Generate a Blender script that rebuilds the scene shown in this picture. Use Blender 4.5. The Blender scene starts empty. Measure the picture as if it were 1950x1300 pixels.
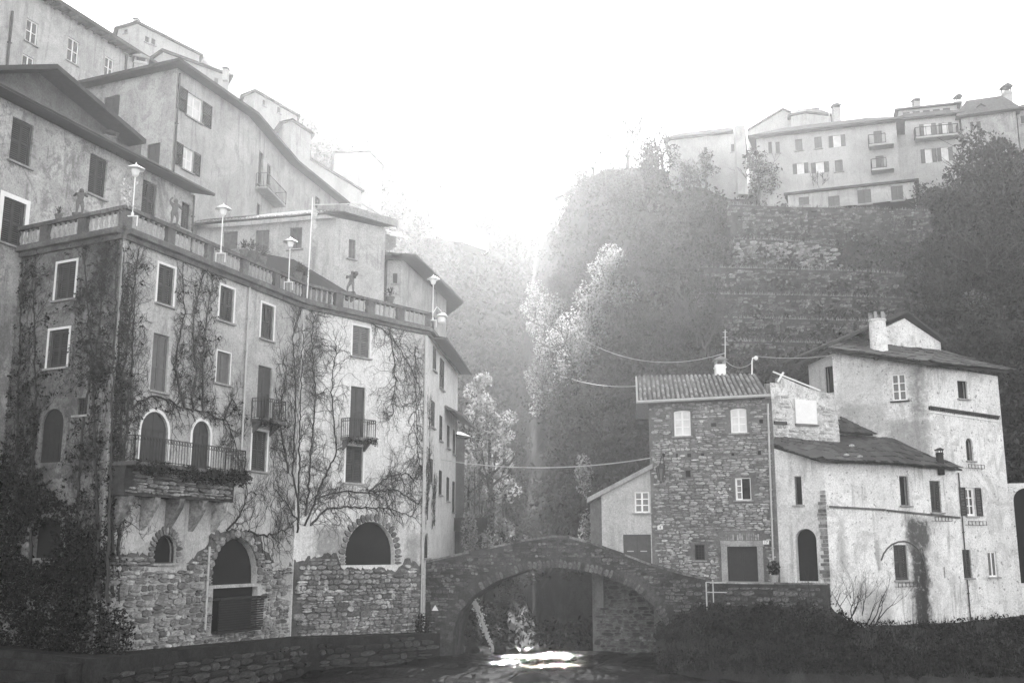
import bpy, math, random
from math import radians, sin, cos, tan, pi, sqrt
from mathutils import Vector, Matrix
from mathutils.geometry import tessellate_polygon

R = random.Random(7)
SC = bpy.context.scene
COL = SC.collection

# ------------------------------------------------------------------ camera, sky, sun, exposure
CAMZ, FPX, PITCH = 5.5, 2000.0, radians(11.3)
SUN_EL, SUN_AZ = radians(29), radians(-0.5)          # azimuth from +Y (into the picture) towards +X
SKY_STRENGTH, SUN_STRENGTH, EXPOSURE = 0.15, 5, 1.72
HAZE_DENSITY, HAZE_G = 0.0003, 0.71

cam = bpy.data.objects.new('camera', bpy.data.cameras.new('camera'))
COL.objects.link(cam)
cam.location = (0, 0, CAMZ)
cam.rotation_euler = (radians(90) + PITCH, 0, 0)
cam.data.lens = 36.0 * FPX / 1950.0
cam.data.sensor_width = 36.0
cam.data.clip_start, cam.data.clip_end = 0.1, 3000
SC.camera = cam

world = bpy.data.worlds.new('World')
SC.world = world
world.use_nodes = True
wn, wl = world.node_tree.nodes, world.node_tree.links
wn.clear()
sky = wn.new('ShaderNodeTexSky')
sky.sky_type = 'NISHITA'
sky.sun_disc = False
sky.sun_elevation = SUN_EL
sky.sun_rotation = SUN_AZ
sky.air_density, sky.dust_density, sky.ozone_density = 2.0, 0.2, 1.0
bw = wn.new('ShaderNodeRGBToBW')
bg = wn.new('ShaderNodeBackground')
bg.inputs['Strength'].default_value = SKY_STRENGTH
wo = wn.new('ShaderNodeOutputWorld')
wl.new(sky.outputs[0], bw.inputs[0])
wl.new(bw.outputs[0], bg.inputs['Color'])
wl.new(bg.outputs[0], wo.inputs['Surface'])

sun = bpy.data.objects.new('sun', bpy.data.lights.new('sun', 'SUN'))
COL.objects.link(sun)
sun.data.energy = SUN_STRENGTH
sun.data.angle = radians(0.5)
sun.data.color = (1.0, 1.0, 1.0)                     # a black and white photograph
sdir = Vector((sin(SUN_AZ) * cos(SUN_EL), cos(SUN_AZ) * cos(SUN_EL), sin(SUN_EL)))
sun.rotation_euler = (-sdir).to_track_quat('-Z', 'Y').to_euler()
sun.location = sdir * 300

vs = SC.view_settings
vs.view_transform, vs.look = 'Standard', 'None'
vs.exposure, vs.gamma = EXPOSURE, 1.0
vs.use_curve_mapping = False
cy = SC.cycles
cy.max_bounces, cy.diffuse_bounces, cy.glossy_bounces = 6, 3, 3
cy.transmission_bounces, cy.transparent_max_bounces, cy.volume_bounces = 3, 6, 1
cy.use_denoising = True
cy.sample_clamp_indirect = 6.0
cy.caustics_reflective = cy.caustics_refractive = False

# ------------------------------------------------------------------ projection helpers
CP, SP = cos(PITCH), sin(PITCH)

def ray(px, py):
    u, v = (px - 975.0) / FPX, (650.0 - py) / FPX
    return u, CP - SP * v, SP + CP * v

def at(px, py, Y):
    u, y, z = ray(px, py)
    s = Y / y
    return Vector((u * s, Y, CAMZ + z * s))

def xy_at_z(px, py, z):                               # the point seen at a pixel at height z
    u, y, w = ray(px, py)
    s = (z - CAMZ) / w
    return u * s, y * s

def xy_at(px, py, Y):
    p = at(px, py, Y)
    return p.x, p.y

class Face:
    """a vertical plane from A to B (left to right as seen), coordinates (u, z)"""
    def __init__(s, A, B):
        s.A = Vector((A[0], A[1], 0)); b = Vector((B[0], B[1], 0))
        s.L = (b - s.A).length
        s.d = (b - s.A) / s.L
        s.n = Vector((s.d.y, -s.d.x, 0))
    def hit(s, px, py):
        u, y, z = ray(px, py)
        den = s.n.x * u + s.n.y * y
        t = s.n.dot(s.A) / den
        P = Vector((u * t, y * t, 0))
        return (P - s.A).dot(s.d), CAMZ + z * t
    def pt(s, u, z, o=0.0):
        p = s.A + s.d * u + s.n * o
        return Vector((p.x, p.y, z))
    def rect(s, r):
        xl, yt, xr, yb = r
        cx, cyy = (xl + xr) / 2, (yt + yb) / 2
        return s.hit(xl, cyy)[0], s.hit(xr, cyy)[0], s.hit(cx, yb)[1], s.hit(cx, yt)[1]
    def poly(s, pts):
        return [s.hit(*p) for p in pts]

def face_px(x0, y0, Y0, x1, y1, Y1):
    return Face(xy_at(x0, y0, Y0), xy_at(x1, y1, Y1))

# ------------------------------------------------------------------ mesh building
WLOC = {}

class MB:
    def __init__(s):
        s.v, s.f = [], []
    def add(s, vs, fs):
        k = len(s.v)
        s.v += [Vector(p) for p in vs]
        s.f += [[i + k for i in f] for f in fs]
        return s
    def box8(s, p):
        return s.add(p, [[3, 2, 1, 0], [4, 5, 6, 7], [0, 1, 5, 4], [1, 2, 6, 5], [2, 3, 7, 6], [3, 0, 4, 7]])
    def fbox(s, F, u0, u1, z0, z1, o0, o1):
        return s.box8([F.pt(u0, z0, o1), F.pt(u1, z0, o1), F.pt(u1, z0, o0), F.pt(u0, z0, o0),
                       F.pt(u0, z1, o1), F.pt(u1, z1, o1), F.pt(u1, z1, o0), F.pt(u0, z1, o0)])
    def box(s, x0, x1, y0, y1, z0, z1):
        return s.box8([(x0, y0, z0), (x1, y0, z0), (x1, y1, z0), (x0, y1, z0), (x0, y0, z1), (x1, y0, z1), (x1, y1, z1), (x0, y1, z1)])
    def prism(s, poly, vec):
        n = len(poly); poly = [Vector(p) for p in poly]; vec = Vector(vec)
        fs = [list(range(n)), [n + i for i in reversed(range(n))]]
        fs += [[i, i + n, (i + 1) % n + n, (i + 1) % n] for i in range(n)]
        return s.add(poly + [p + vec for p in poly], fs)
    def fprism(s, F, uz, o0, o1):
        return s.prism([F.pt(u, z, o1) for u, z in uz], F.n * (o0 - o1))
    def bar(s, a, b, w, h=None):
        """a square bar from a to b"""
        a, b = Vector(a), Vector(b); h = h or w
        t = (b - a).normalized()
        x = t.cross(Vector((0, 0, 1)))
        x = Vector((1, 0, 0)) if x.length < 1e-4 else x.normalized()
        y = x.cross(t)
        c = [(-1, -1), (1, -1), (1, 1), (-1, 1)]
        return s.box8([a + x * i * w / 2 + y * j * h / 2 for i, j in c] + [b + x * i * w / 2 + y * j * h / 2 for i, j in c])
    def tube(s, pts, r, n=4, cap=True):
        pts = [Vector(p) for p in pts]
        k = len(s.v); m = len(pts)
        rr = r if isinstance(r, (list, tuple)) else [r] * m
        for i, p in enumerate(pts):
            t = pts[min(i + 1, m - 1)] - pts[max(i - 1, 0)]
            t = t.normalized() if t.length > 1e-9 else Vector((0, 0, 1))
            x = t.cross(Vector((0.31, 0.17, 0.93)))
            x = x.normalized() if x.length > 1e-3 else t.cross(Vector((1, 0, 0))).normalized()
            y = t.cross(x)
            for j in range(n):
                a = 2 * pi * j / n
                s.v.append(p + (x * cos(a) + y * sin(a)) * rr[i])
        for i in range(m - 1):
            for j in range(n):
                a = k + i * n + j; b = k + i * n + (j + 1) % n
                s.f.append([a, b, b + n, a + n])
        if cap and n > 2:
            s.f.append([k + j for j in reversed(range(n))]); s.f.append([k + (m - 1) * n + j for j in range(n)])
        return s
    def lathe(s, c, prof, n=10):
        c = Vector(c); k = len(s.v)
        for r, z in prof:
            for j in range(n):
                a = 2 * pi * j / n
                s.v.append(c + Vector((r * cos(a), r * sin(a), z)))
        for i in range(len(prof) - 1):
            for j in range(n):
                a = k + i * n + j; b = k + i * n + (j + 1) % n
                s.f.append([a, b, b + n, a + n])
        s.f.append([k + j for j in reversed(range(n))])
        s.f.append([k + (len(prof) - 1) * n + j for j in range(n)])
        return s
    def ball(s, c, r, n=8, sz=1.0):
        return s.lathe(c, [(r * sin(pi * (i + .15) / (n // 2 + .3)), -r * sz * cos(pi * (i + .15) / (n // 2 + .3))) for i in range(n // 2 + 1)], n)
    def mesh(s, name, mat, off=Vector((0, 0, 0)), smooth=False):
        me = bpy.data.meshes.new(name)
        used = sorted({i for f in s.f for i in f})
        if len(used) < len(s.v):                      # drop points no face uses
            new = {i: k for k, i in enumerate(used)}
            s.v = [s.v[i] for i in used]; s.f = [[new[i] for i in f] for f in s.f]
        me.from_pydata([tuple(p - off) for p in s.v], [], s.f)
        if mat: me.materials.append(mat)
        if smooth: me.shade_smooth()
        return me
    def build(s, name, mat, parent=None, smooth=False, kind=None, label=None, loc=None):
        if parent is not None:
            off = WLOC[parent.name]
        elif loc is not None:
            off = Vector(loc)
        else:
            n = len(s.v); off = Vector((sum(p.x for p in s.v) / n, sum(p.y for p in s.v) / n, min(p.z for p in s.v)))
        o = bpy.data.objects.new(name, s.mesh(name, mat, off, smooth))
        COL.objects.link(o)
        if parent is not None: o.parent = parent
        else: o.location = off
        WLOC[o.name] = off
        if kind: o['kind'] = kind
        if label: o['label'] = label
        return o

def tag(o, label, cat, group=None):
    o['label'] = label; o['category'] = cat
    if group: o['group'] = group
    return o

def thing(name, label, cat, loc, group=None):
    o = bpy.data.objects.new(name, None)
    COL.objects.link(o)
    o.empty_display_size = 0.3
    o.location = loc
    WLOC[o.name] = Vector(loc)
    return tag(o, label, cat, group)

def link_mesh(name, me, parent, M):
    """a child showing shared mesh data under world matrix M"""
    o = bpy.data.objects.new(name, me)
    COL.objects.link(o)
    o.parent = parent
    o.matrix_local = Matrix.Translation(-WLOC[parent.name]) @ M
    return o

def dup(root, loc, rotz=0.0, sc=1.0, label=None, group=None):
    r = root.copy(); COL.objects.link(r)
    r.location = loc; r.rotation_euler = (0, 0, rotz)
    r.scale = (sc, sc, sc) if not isinstance(sc, tuple) else sc
    if label: r['label'] = label
    if group: r['group'] = group
    for ch in list(root.children):
        c = ch.copy(); COL.objects.link(c); c.parent = r
        for g in ch.children:
            d = g.copy(); COL.objects.link(d); d.parent = c
    return r

# ------------------------------------------------------------------ materials (all grey: the photograph is black and white)
def g4(x): return (x, x, x, 1)

class NT:
    def __init__(s, name):
        s.m = bpy.data.materials.new(name); s.m.use_nodes = True
        s.n, s.l = s.m.node_tree.nodes, s.m.node_tree.links
        s.b = s.n['Principled BSDF']; s.out = s.n['Material Output']
        s.tc = s.n.new('ShaderNodeTexCoord')
    def mapping(s, scale):
        mp = s.n.new('ShaderNodeMapping'); mp.inputs['Scale'].default_value = scale
        s.l.new(s.tc.outputs['Object'], mp.inputs[0]); return mp.outputs[0]
    def noise(s, scale, detail=4, rough=0.6, vec=None, dist=0.0):
        t = s.n.new('ShaderNodeTexNoise')
        t.inputs['Scale'].default_value = scale; t.inputs['Detail'].default_value = detail
        t.inputs['Roughness'].default_value = rough; t.inputs['Distortion'].default_value = dist
        s.l.new(vec or s.tc.outputs['Object'], t.inputs['Vector']); return t.outputs['Fac']
    def ramp(s, fac, a, b, va=0.0, vb=1.0):
        r = s.n.new('ShaderNodeMapRange')
        r.inputs['From Min'].default_value, r.inputs['From Max'].default_value = a, b
        r.inputs['To Min'].default_value, r.inputs['To Max'].default_value = va, vb
        s.l.new(fac, r.inputs['Value']); return r.outputs[0]
    def mix(s, fac, a, b):
        m = s.n.new('ShaderNodeMix'); m.data_type = 'FLOAT'
        for sock, v in ((m.inputs[0], fac), (m.inputs[2], a), (m.inputs[3], b)):
            if isinstance(v, (int, float)): sock.default_value = v
            else: s.l.new(v, sock)
        return m.outputs[0]
    def math(s, op, a, b):
        m = s.n.new('ShaderNodeMath'); m.operation = op
        for sock, v in ((m.inputs[0], a), (m.inputs[1], b)):
            if isinstance(v, (int, float)): sock.default_value = v
            else: s.l.new(v, sock)
        return m.outputs[0]
    def island(s):
        return s.n.new('ShaderNodeNewGeometry').outputs['Random Per Island']
    def orand(s):
        return s.n.new('ShaderNodeObjectInfo').outputs['Random']
    def sep(s):
        x = s.n.new('ShaderNodeSeparateXYZ'); s.l.new(s.tc.outputs['Object'], x.inputs[0]); return x.outputs
    def finish(s, val, rough=0.9, bump=None, dist=0.02, strength=0.6, spec=0.2):
        c = s.n.new('ShaderNodeCombineColor')
        for i in range(3): s.l.new(val, c.inputs[i])
        s.l.new(c.outputs[0], s.b.inputs['Base Color'])
        s.b.inputs['Roughness'].default_value = rough
        s.b.inputs['Specular IOR Level'].default_value = spec
        if bump is not None:
            bp = s.n.new('ShaderNodeBump'); bp.inputs['Distance'].default_value = dist
            bp.inputs['Strength'].default_value = strength
            s.l.new(bump, bp.inputs['Height']); s.l.new(bp.outputs[0], s.b.inputs['Normal'])
        return s.m

def plaster(name, c0, c1, worn=0.3, streak=0.5, wornamt=0.35, s0=0.35, spots=None, boxes=(), ms=1.0, mott=.9):
    """weathered render: broad tone, rain streaks, patches where the coat is worn, fine grain"""
    t = NT(name)
    v = t.mix(t.ramp(t.noise(s0, 5, .65, dist=.6), .42, .58), c0, c1)
    st = t.ramp(t.noise(1.0, 5, .65, t.mapping((2.6, 2.6, .2)), dist=.5), .5, .64)
    st = t.math('MULTIPLY', st, t.ramp(t.noise(.5, 4, .6), .44, .56))
    v = t.mix(t.math('MULTIPLY', st, streak), v, worn)
    pa = t.ramp(t.noise(.9 * ms, 9, .76, dist=.8), .515, .575)
    v = t.mix(t.math('MULTIPLY', pa, wornamt), v, worn)
    pb = t.ramp(t.noise(3.1 * ms, 8, .78, dist=.5), .53, .585)
    v = t.mix(t.math('MULTIPLY', pb, wornamt * mott), v, worn)
    sk = t.ramp(t.noise(9.0, 6, .75), .56, .62)
    v = t.mix(t.math('MULTIPLY', sk, .45 * mott), v, worn)
    if spots:                                         # small pits and missing chips
        sp = t.ramp(t.noise(4.5, 4, .7), .61, .64)
        v = t.mix(t.math('MULTIPLY', sp, .8), v, spots)
    if boxes:                                         # stains of known shape: (axis-x lo, hi, z lo, hi, tone, strength)
        x, y, z = t.sep()
        w = t.ramp(t.noise(2.2, 5, .7), .2, .8, -.35, .35)
        for xa, xb, za, zb, tone, k in boxes:
            xx = t.math('ADD', x, w); zz = t.math('ADD', z, w)
            e = .22
            mk = t.math('MULTIPLY', t.ramp(xx, xa - e, xa + e), t.ramp(xx, xb + e, xb - e))
            mk = t.math('MULTIPLY', mk, t.math('MULTIPLY', t.ramp(zz, za - e, za + e), t.ramp(zz, zb + e, zb - e)))
            mk = t.math('MULTIPLY', mk, t.ramp(t.noise(3.5, 7, .78), .3, .46))
            v = t.mix(t.math('MULTIPLY', mk, k), v, tone)
    fi = t.noise(14, 6, .7)
    v = t.math('MULTIPLY', v, t.ramp(fi, .36, .64, .74, 1.16))
    bp = t.math('ADD', t.math('MULTIPLY', t.noise(5, 5, .65), .6), t.math('MULTIPLY', t.noise(40, 4, .7), .25))
    return t.finish(v, .93, bp, .07, .8)

def stone_mat(name, lo, hi, rough=.9, lichen=0.0):
    t = NT(name)
    r = t.math('FRACT', t.math('ADD', t.island(), t.orand()), 0)
    v = t.mix(r, lo, hi)
    v = t.math('MULTIPLY', v, t.ramp(t.noise(6, 6, .7), .36, .64, .6, 1.35))
    v = t.math('MULTIPLY', v, t.ramp(t.noise(.6, 4, .6), .38, .62, .7, 1.25))
    if lichen:
        v = t.mix(t.math('MULTIPLY', t.ramp(t.noise(1.6, 6, .7), .51, .58), lichen), v, .03)
    return t.finish(v, rough, t.noise(18, 6, .75), .05, .8)

def plain(name, c, rough=.7, var=.25, scale=5, spec=.3, metal=0.0, orand=0.0):
    t = NT(name)
    v = t.math('MULTIPLY', t.ramp(t.noise(scale, 5, .65), .25, .75, 1 - var, 1 + var), c)
    if orand:
        v = t.math('MULTIPLY', v, t.mix(t.math('FRACT', t.math('ADD', t.island(), t.orand()), 0), 1 - orand, 1 + orand))
    m = t.finish(v, rough, t.noise(scale * 5, 4, .6), .015, .4, spec)
    t.b.inputs['Metallic'].default_value = metal
    return m

def leaf_mat(name, lo, hi, trans=0.35, gloss=.5):
    t = NT(name)
    v = t.mix(t.island(), lo, hi)
    v = t.math('MULTIPLY', v, t.mix(t.orand(), .8, 1.2))
    m = t.finish(v, gloss + .25, None, spec=.12)
    tr = t.n.new('ShaderNodeBsdfTranslucent')
    c = t.n.new('ShaderNodeCombineColor')
    for i in range(3): t.l.new(v, c.inputs[i])
    t.l.new(c.outputs[0], tr.inputs['Color'])
    mx = t.n.new('ShaderNodeMixShader'); mx.inputs[0].default_value = trans
    t.l.new(t.b.outputs[0], mx.inputs[1]); t.l.new(tr.outputs[0], mx.inputs[2])
    t.l.new(mx.outputs[0], t.out.inputs['Surface'])
    return m

M = {}
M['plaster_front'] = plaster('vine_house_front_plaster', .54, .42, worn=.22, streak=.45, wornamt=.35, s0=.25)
M['plaster_shade'] = plaster('shade_toned_plaster', .26, .15, worn=.06, streak=.6, wornamt=.6, s0=.3)  # vine house left face: its shade is put into this darker base tone
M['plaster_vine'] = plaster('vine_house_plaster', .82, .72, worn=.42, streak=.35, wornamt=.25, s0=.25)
M['plaster_old'] = plaster('old_plaster', .52, .36, worn=.17, streak=.8, wornamt=.65, ms=.55)
M['plaster_pale'] = plaster('pale_plaster', .50, .40, worn=.22, streak=.7, wornamt=.35, ms=.6, mott=.35)
M['plaster_grey'] = plaster('grey_plaster', .40, .30, worn=.16, streak=.6, wornamt=.4)
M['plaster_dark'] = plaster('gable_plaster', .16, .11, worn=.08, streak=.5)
M['plaster_far'] = plaster('far_plaster', .42, .36, worn=.25, streak=.6, wornamt=.25, ms=.4, mott=.2)
M['plaster_annex'] = plaster('annex_plaster', .56, .44, worn=.28, streak=.5, wornamt=.3)
M['stone_grey'] = stone_mat('grey_rubble', .16, .50)
M['stone_base'] = stone_mat('pale_rubble', .15, .46, lichen=.5)
M['stone_ruin'] = stone_mat('whitewashed_rubble', .42, .72)
M['stone_bridge'] = stone_mat('mossy_rubble', .05, .22, lichen=.75)
M['stone_hill'] = stone_mat('terrace_rubble', .05, .26, lichen=.85)
M['mortar'] = plaster('pale_mortar', .20, .13, worn=.07, streak=.3)
M['mortar_pale'] = plaster('sandy_mortar', .15, .09, worn=.05, streak=.4, wornamt=.5)
M['mortar_dark'] = plaster('dark_mortar', .09, .05, worn=.03, streak=.4, wornamt=.6)
M['trim'] = plain('white_trim', .78, .7, .08)
M['white_wood'] = plain('white_painted_wood', .80, .5, .06)
M['shutter'] = plain('dark_painted_wood', .045, .65, .25, orand=.2)
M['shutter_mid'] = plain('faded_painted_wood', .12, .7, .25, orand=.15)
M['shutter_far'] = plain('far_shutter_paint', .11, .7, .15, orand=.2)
M['dark'] = plain('dark_interior', .012, .9, .1)
M['door'] = plain('old_dark_door_wood', .022, .7, .3)
M['door_grey'] = plain('grey_door_wood', .07, .7, .25)
M['wood'] = plain('weathered_wood', .15, .8, .35)
M['roof_dark'] = plain('dark_eaves_wood', .04, .8, .3)
M['roof_slab'] = plain('old_roof_cover', .11, .85, .35)
M['tile'] = plain('clay_tile', .20, .85, .3, 8, orand=.4)
M['slate'] = plain('slate_slab', .055, .65, .4, 6, orand=.5, spec=.4)
M['cement'] = plaster('cement', .40, .30, worn=.2, streak=.6)
M['baluster'] = plaster('cast_stone', .44, .30, worn=.15, streak=.5, wornamt=.4)
M['rail_stone'] = plaster('weathered_cast_stone', .17, .11, worn=.06, streak=.5, wornamt=.5)
M['iron'] = plain('black_iron', .025, .6, .2)
M['pipe'] = plain('pale_metal_pipe', .42, .5, .15, metal=.3)
M['pipe_dark'] = plain('dark_metal_pipe', .05, .5, .2)
M['lamp'] = plain('white_enamel', .82, .35, .05)
M['awning'] = plain('dark_awning_cloth', .035, .8, .2)
M['bark'] = plain('bark', .06, .9, .35, 12)
M['bark_pale'] = plain('pale_bark', .22, .85, .3, 12)
M['vine'] = plain('vine_wood', .035, .9, .3, 12)
M['leaf_dark'] = leaf_mat('dark_leaves', .012, .045, .2)
M['leaf'] = leaf_mat('leaves', .028, .085, .35)
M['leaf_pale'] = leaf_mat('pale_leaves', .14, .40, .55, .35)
M['dry_grass'] = leaf_mat('dry_grass', .16, .38, .3, .7)
M['stone_dark'] = stone_mat('dark_wet_rubble', .02, .10, lichen=.7)
M['leaf_dry'] = leaf_mat('dry_leaves', .06, .17, .3, .7)
M['ivy'] = leaf_mat('ivy_leaves', .006, .022, .08)
M['earth'] = plaster('earth', .045, .025, worn=.02, streak=.0, wornamt=.6, s0=.6)
M['rock'] = plaster('wet_rock', .032, .018, worn=.01, streak=.3, wornamt=.6, s0=.8)
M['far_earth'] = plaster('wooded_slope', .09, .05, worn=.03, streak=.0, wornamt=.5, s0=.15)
M['terracotta'] = plain('terracotta', .25, .8, .2)
M['statue'] = plain('lichened_statue_stone', .13, .85, .4, 12)
M['paper'] = plain('white_plate', .75, .5, .05)
M['ink'] = plain('dark_print', .03, .6, .1)
def glass_mat(name, c, rough):
    t = NT(name)
    m = t.finish(t.math('MULTIPLY', t.ramp(t.noise(1.5, 3), .3, .7, .8, 1.2), c), rough, None, spec=.6)
    return m
M['glass_dark'] = glass_mat('dark_glass', .02, .06)
M['glass'] = glass_mat('curtained_glass', .30, .25)
M['glass_pale'] = glass_mat('bright_curtained_glass', .55, .3)

# ------------------------------------------------------------------ building kit
def arch_uz(u0, u1, z0, z1, n=10, rise=None):
    """an opening with a round (or flat-arched) head"""
    r = (u1 - u0) / 2; c = (u0 + u1) / 2
    h = r if rise is None else rise
    zs = max(z1 - h, z0 + .05)
    pts = [(u0, z0), (u1, z0)]
    for i in range(n + 1):
        a = pi * i / n
        pts.append((c + r * cos(a), zs + h * sin(a)))
    return pts

def holed(mb, F, outer, holes, off=0.0, reveal=.3):
    """a wall sheet with openings, the reveals running back into the wall"""
    loops = [outer] + holes
    flat = [p for l in loops for p in l]
    tris = tessellate_polygon([[Vector((u, z, 0)) for u, z in l] for l in loops])
    vs3 = [F.pt(u, z, off) for u, z in flat]
    fs = []
    for a, b, c in tris:
        (ua, za), (ub, zb), (uc, zc) = flat[a], flat[b], flat[c]
        cr = (ub - ua) * (zc - za) - (zb - za) * (uc - ua)
        if abs(cr) < 1e-9: continue
        fs.append([a, b, c] if cr > 0 else [a, c, b])
    mb.add(vs3, fs)
    for l in holes if reveal > .02 else ():
        n = len(l)
        mb.add([F.pt(u, z, off) for u, z in l] + [F.pt(u, z, off - reveal) for u, z in l],
               [[i, (i + 1) % n, (i + 1) % n + n, i + n] for i in range(n)])

def leaf_shutter(mb, F, u0, u1, z0, z1, o, louver=True, mid=None, t=.05):
    """one shutter leaf: stiles, rails and louvres or sunk panels"""
    s = min(.07, (u1 - u0) * .16)
    mb.fbox(F, u0, u0 + s, z0, z1, o - t, o)
    mb.fbox(F, u1 - s, u1, z0, z1, o - t, o)
    rails = [z0, (z0 + z1) / 2 - s / 2, z1 - s] if mid is None else [z0] + [z0 + (z1 - z0) * m - s / 2 for m in mid] + [z1 - s]
    for z in rails: mb.fbox(F, u0 + s, u1 - s, z, z + s, o - t, o - .003)
    if louver:
        for a, b in zip(rails[:-1], rails[1:]):
            k = max(3, int((b - a - s) / .085))
            p = (b - a - s) / k
            for i in range(k):
                z = a + s + i * p
                mb.add([F.pt(u0 + s, z, o - .005), F.pt(u1 - s, z, o - .005), F.pt(u1 - s, z + p * .85, o - t), F.pt(u0 + s, z + p * .85, o - t)], [[0, 1, 2, 3]])
    else:
        mb.fbox(F, u0 + s, u1 - s, z0 + s * .9, z1 - s * .9, o - t, o - .028)

def glazing(parent, F, u0, u1, z0, z1, o, rows, cols, bar=.05, frame=.07, mat='white_wood', glass='glass', name='casement'):
    """a wooden casement with its bars, and each pane of glass under it"""
    mb = MB()
    t = .05
    mb.fbox(F, u0, u0 + frame, z0, z1, o - t, o); mb.fbox(F, u1 - frame, u1, z0, z1, o - t, o)
    mb.fbox(F, u0 + frame, u1 - frame, z0, z0 + frame, o - t, o - .002); mb.fbox(F, u0 + frame, u1 - frame, z1 - frame, z1, o - t, o - .002)
    iu0, iu1, iz0, iz1 = u0 + frame, u1 - frame, z0 + frame, z1 - frame
    cw, rh = (iu1 - iu0) / cols, (iz1 - iz0) / rows
    for i in range(1, cols):
        w = bar * (1.9 if cols == 2 else 1)
        mb.fbox(F, iu0 + i * cw - w / 2, iu0 + i * cw + w / 2, iz0, iz1, o - t, o - .004)
    for j in range(1, rows): mb.fbox(F, iu0, iu1, iz0 + j * rh - bar / 2, iz0 + j * rh + bar / 2, o - t, o - .007)
    c = mb.build(name, M[mat], parent)
    for i in range(cols):
        for j in range(rows):
            MB().fbox(F, iu0 + i * cw + .004, iu0 + (i + 1) * cw - .004, iz0 + j * rh + .004, iz0 + (j + 1) * rh - .004, o - .04, o - .026).build('pane', M[glass], parent)
    return c

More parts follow.
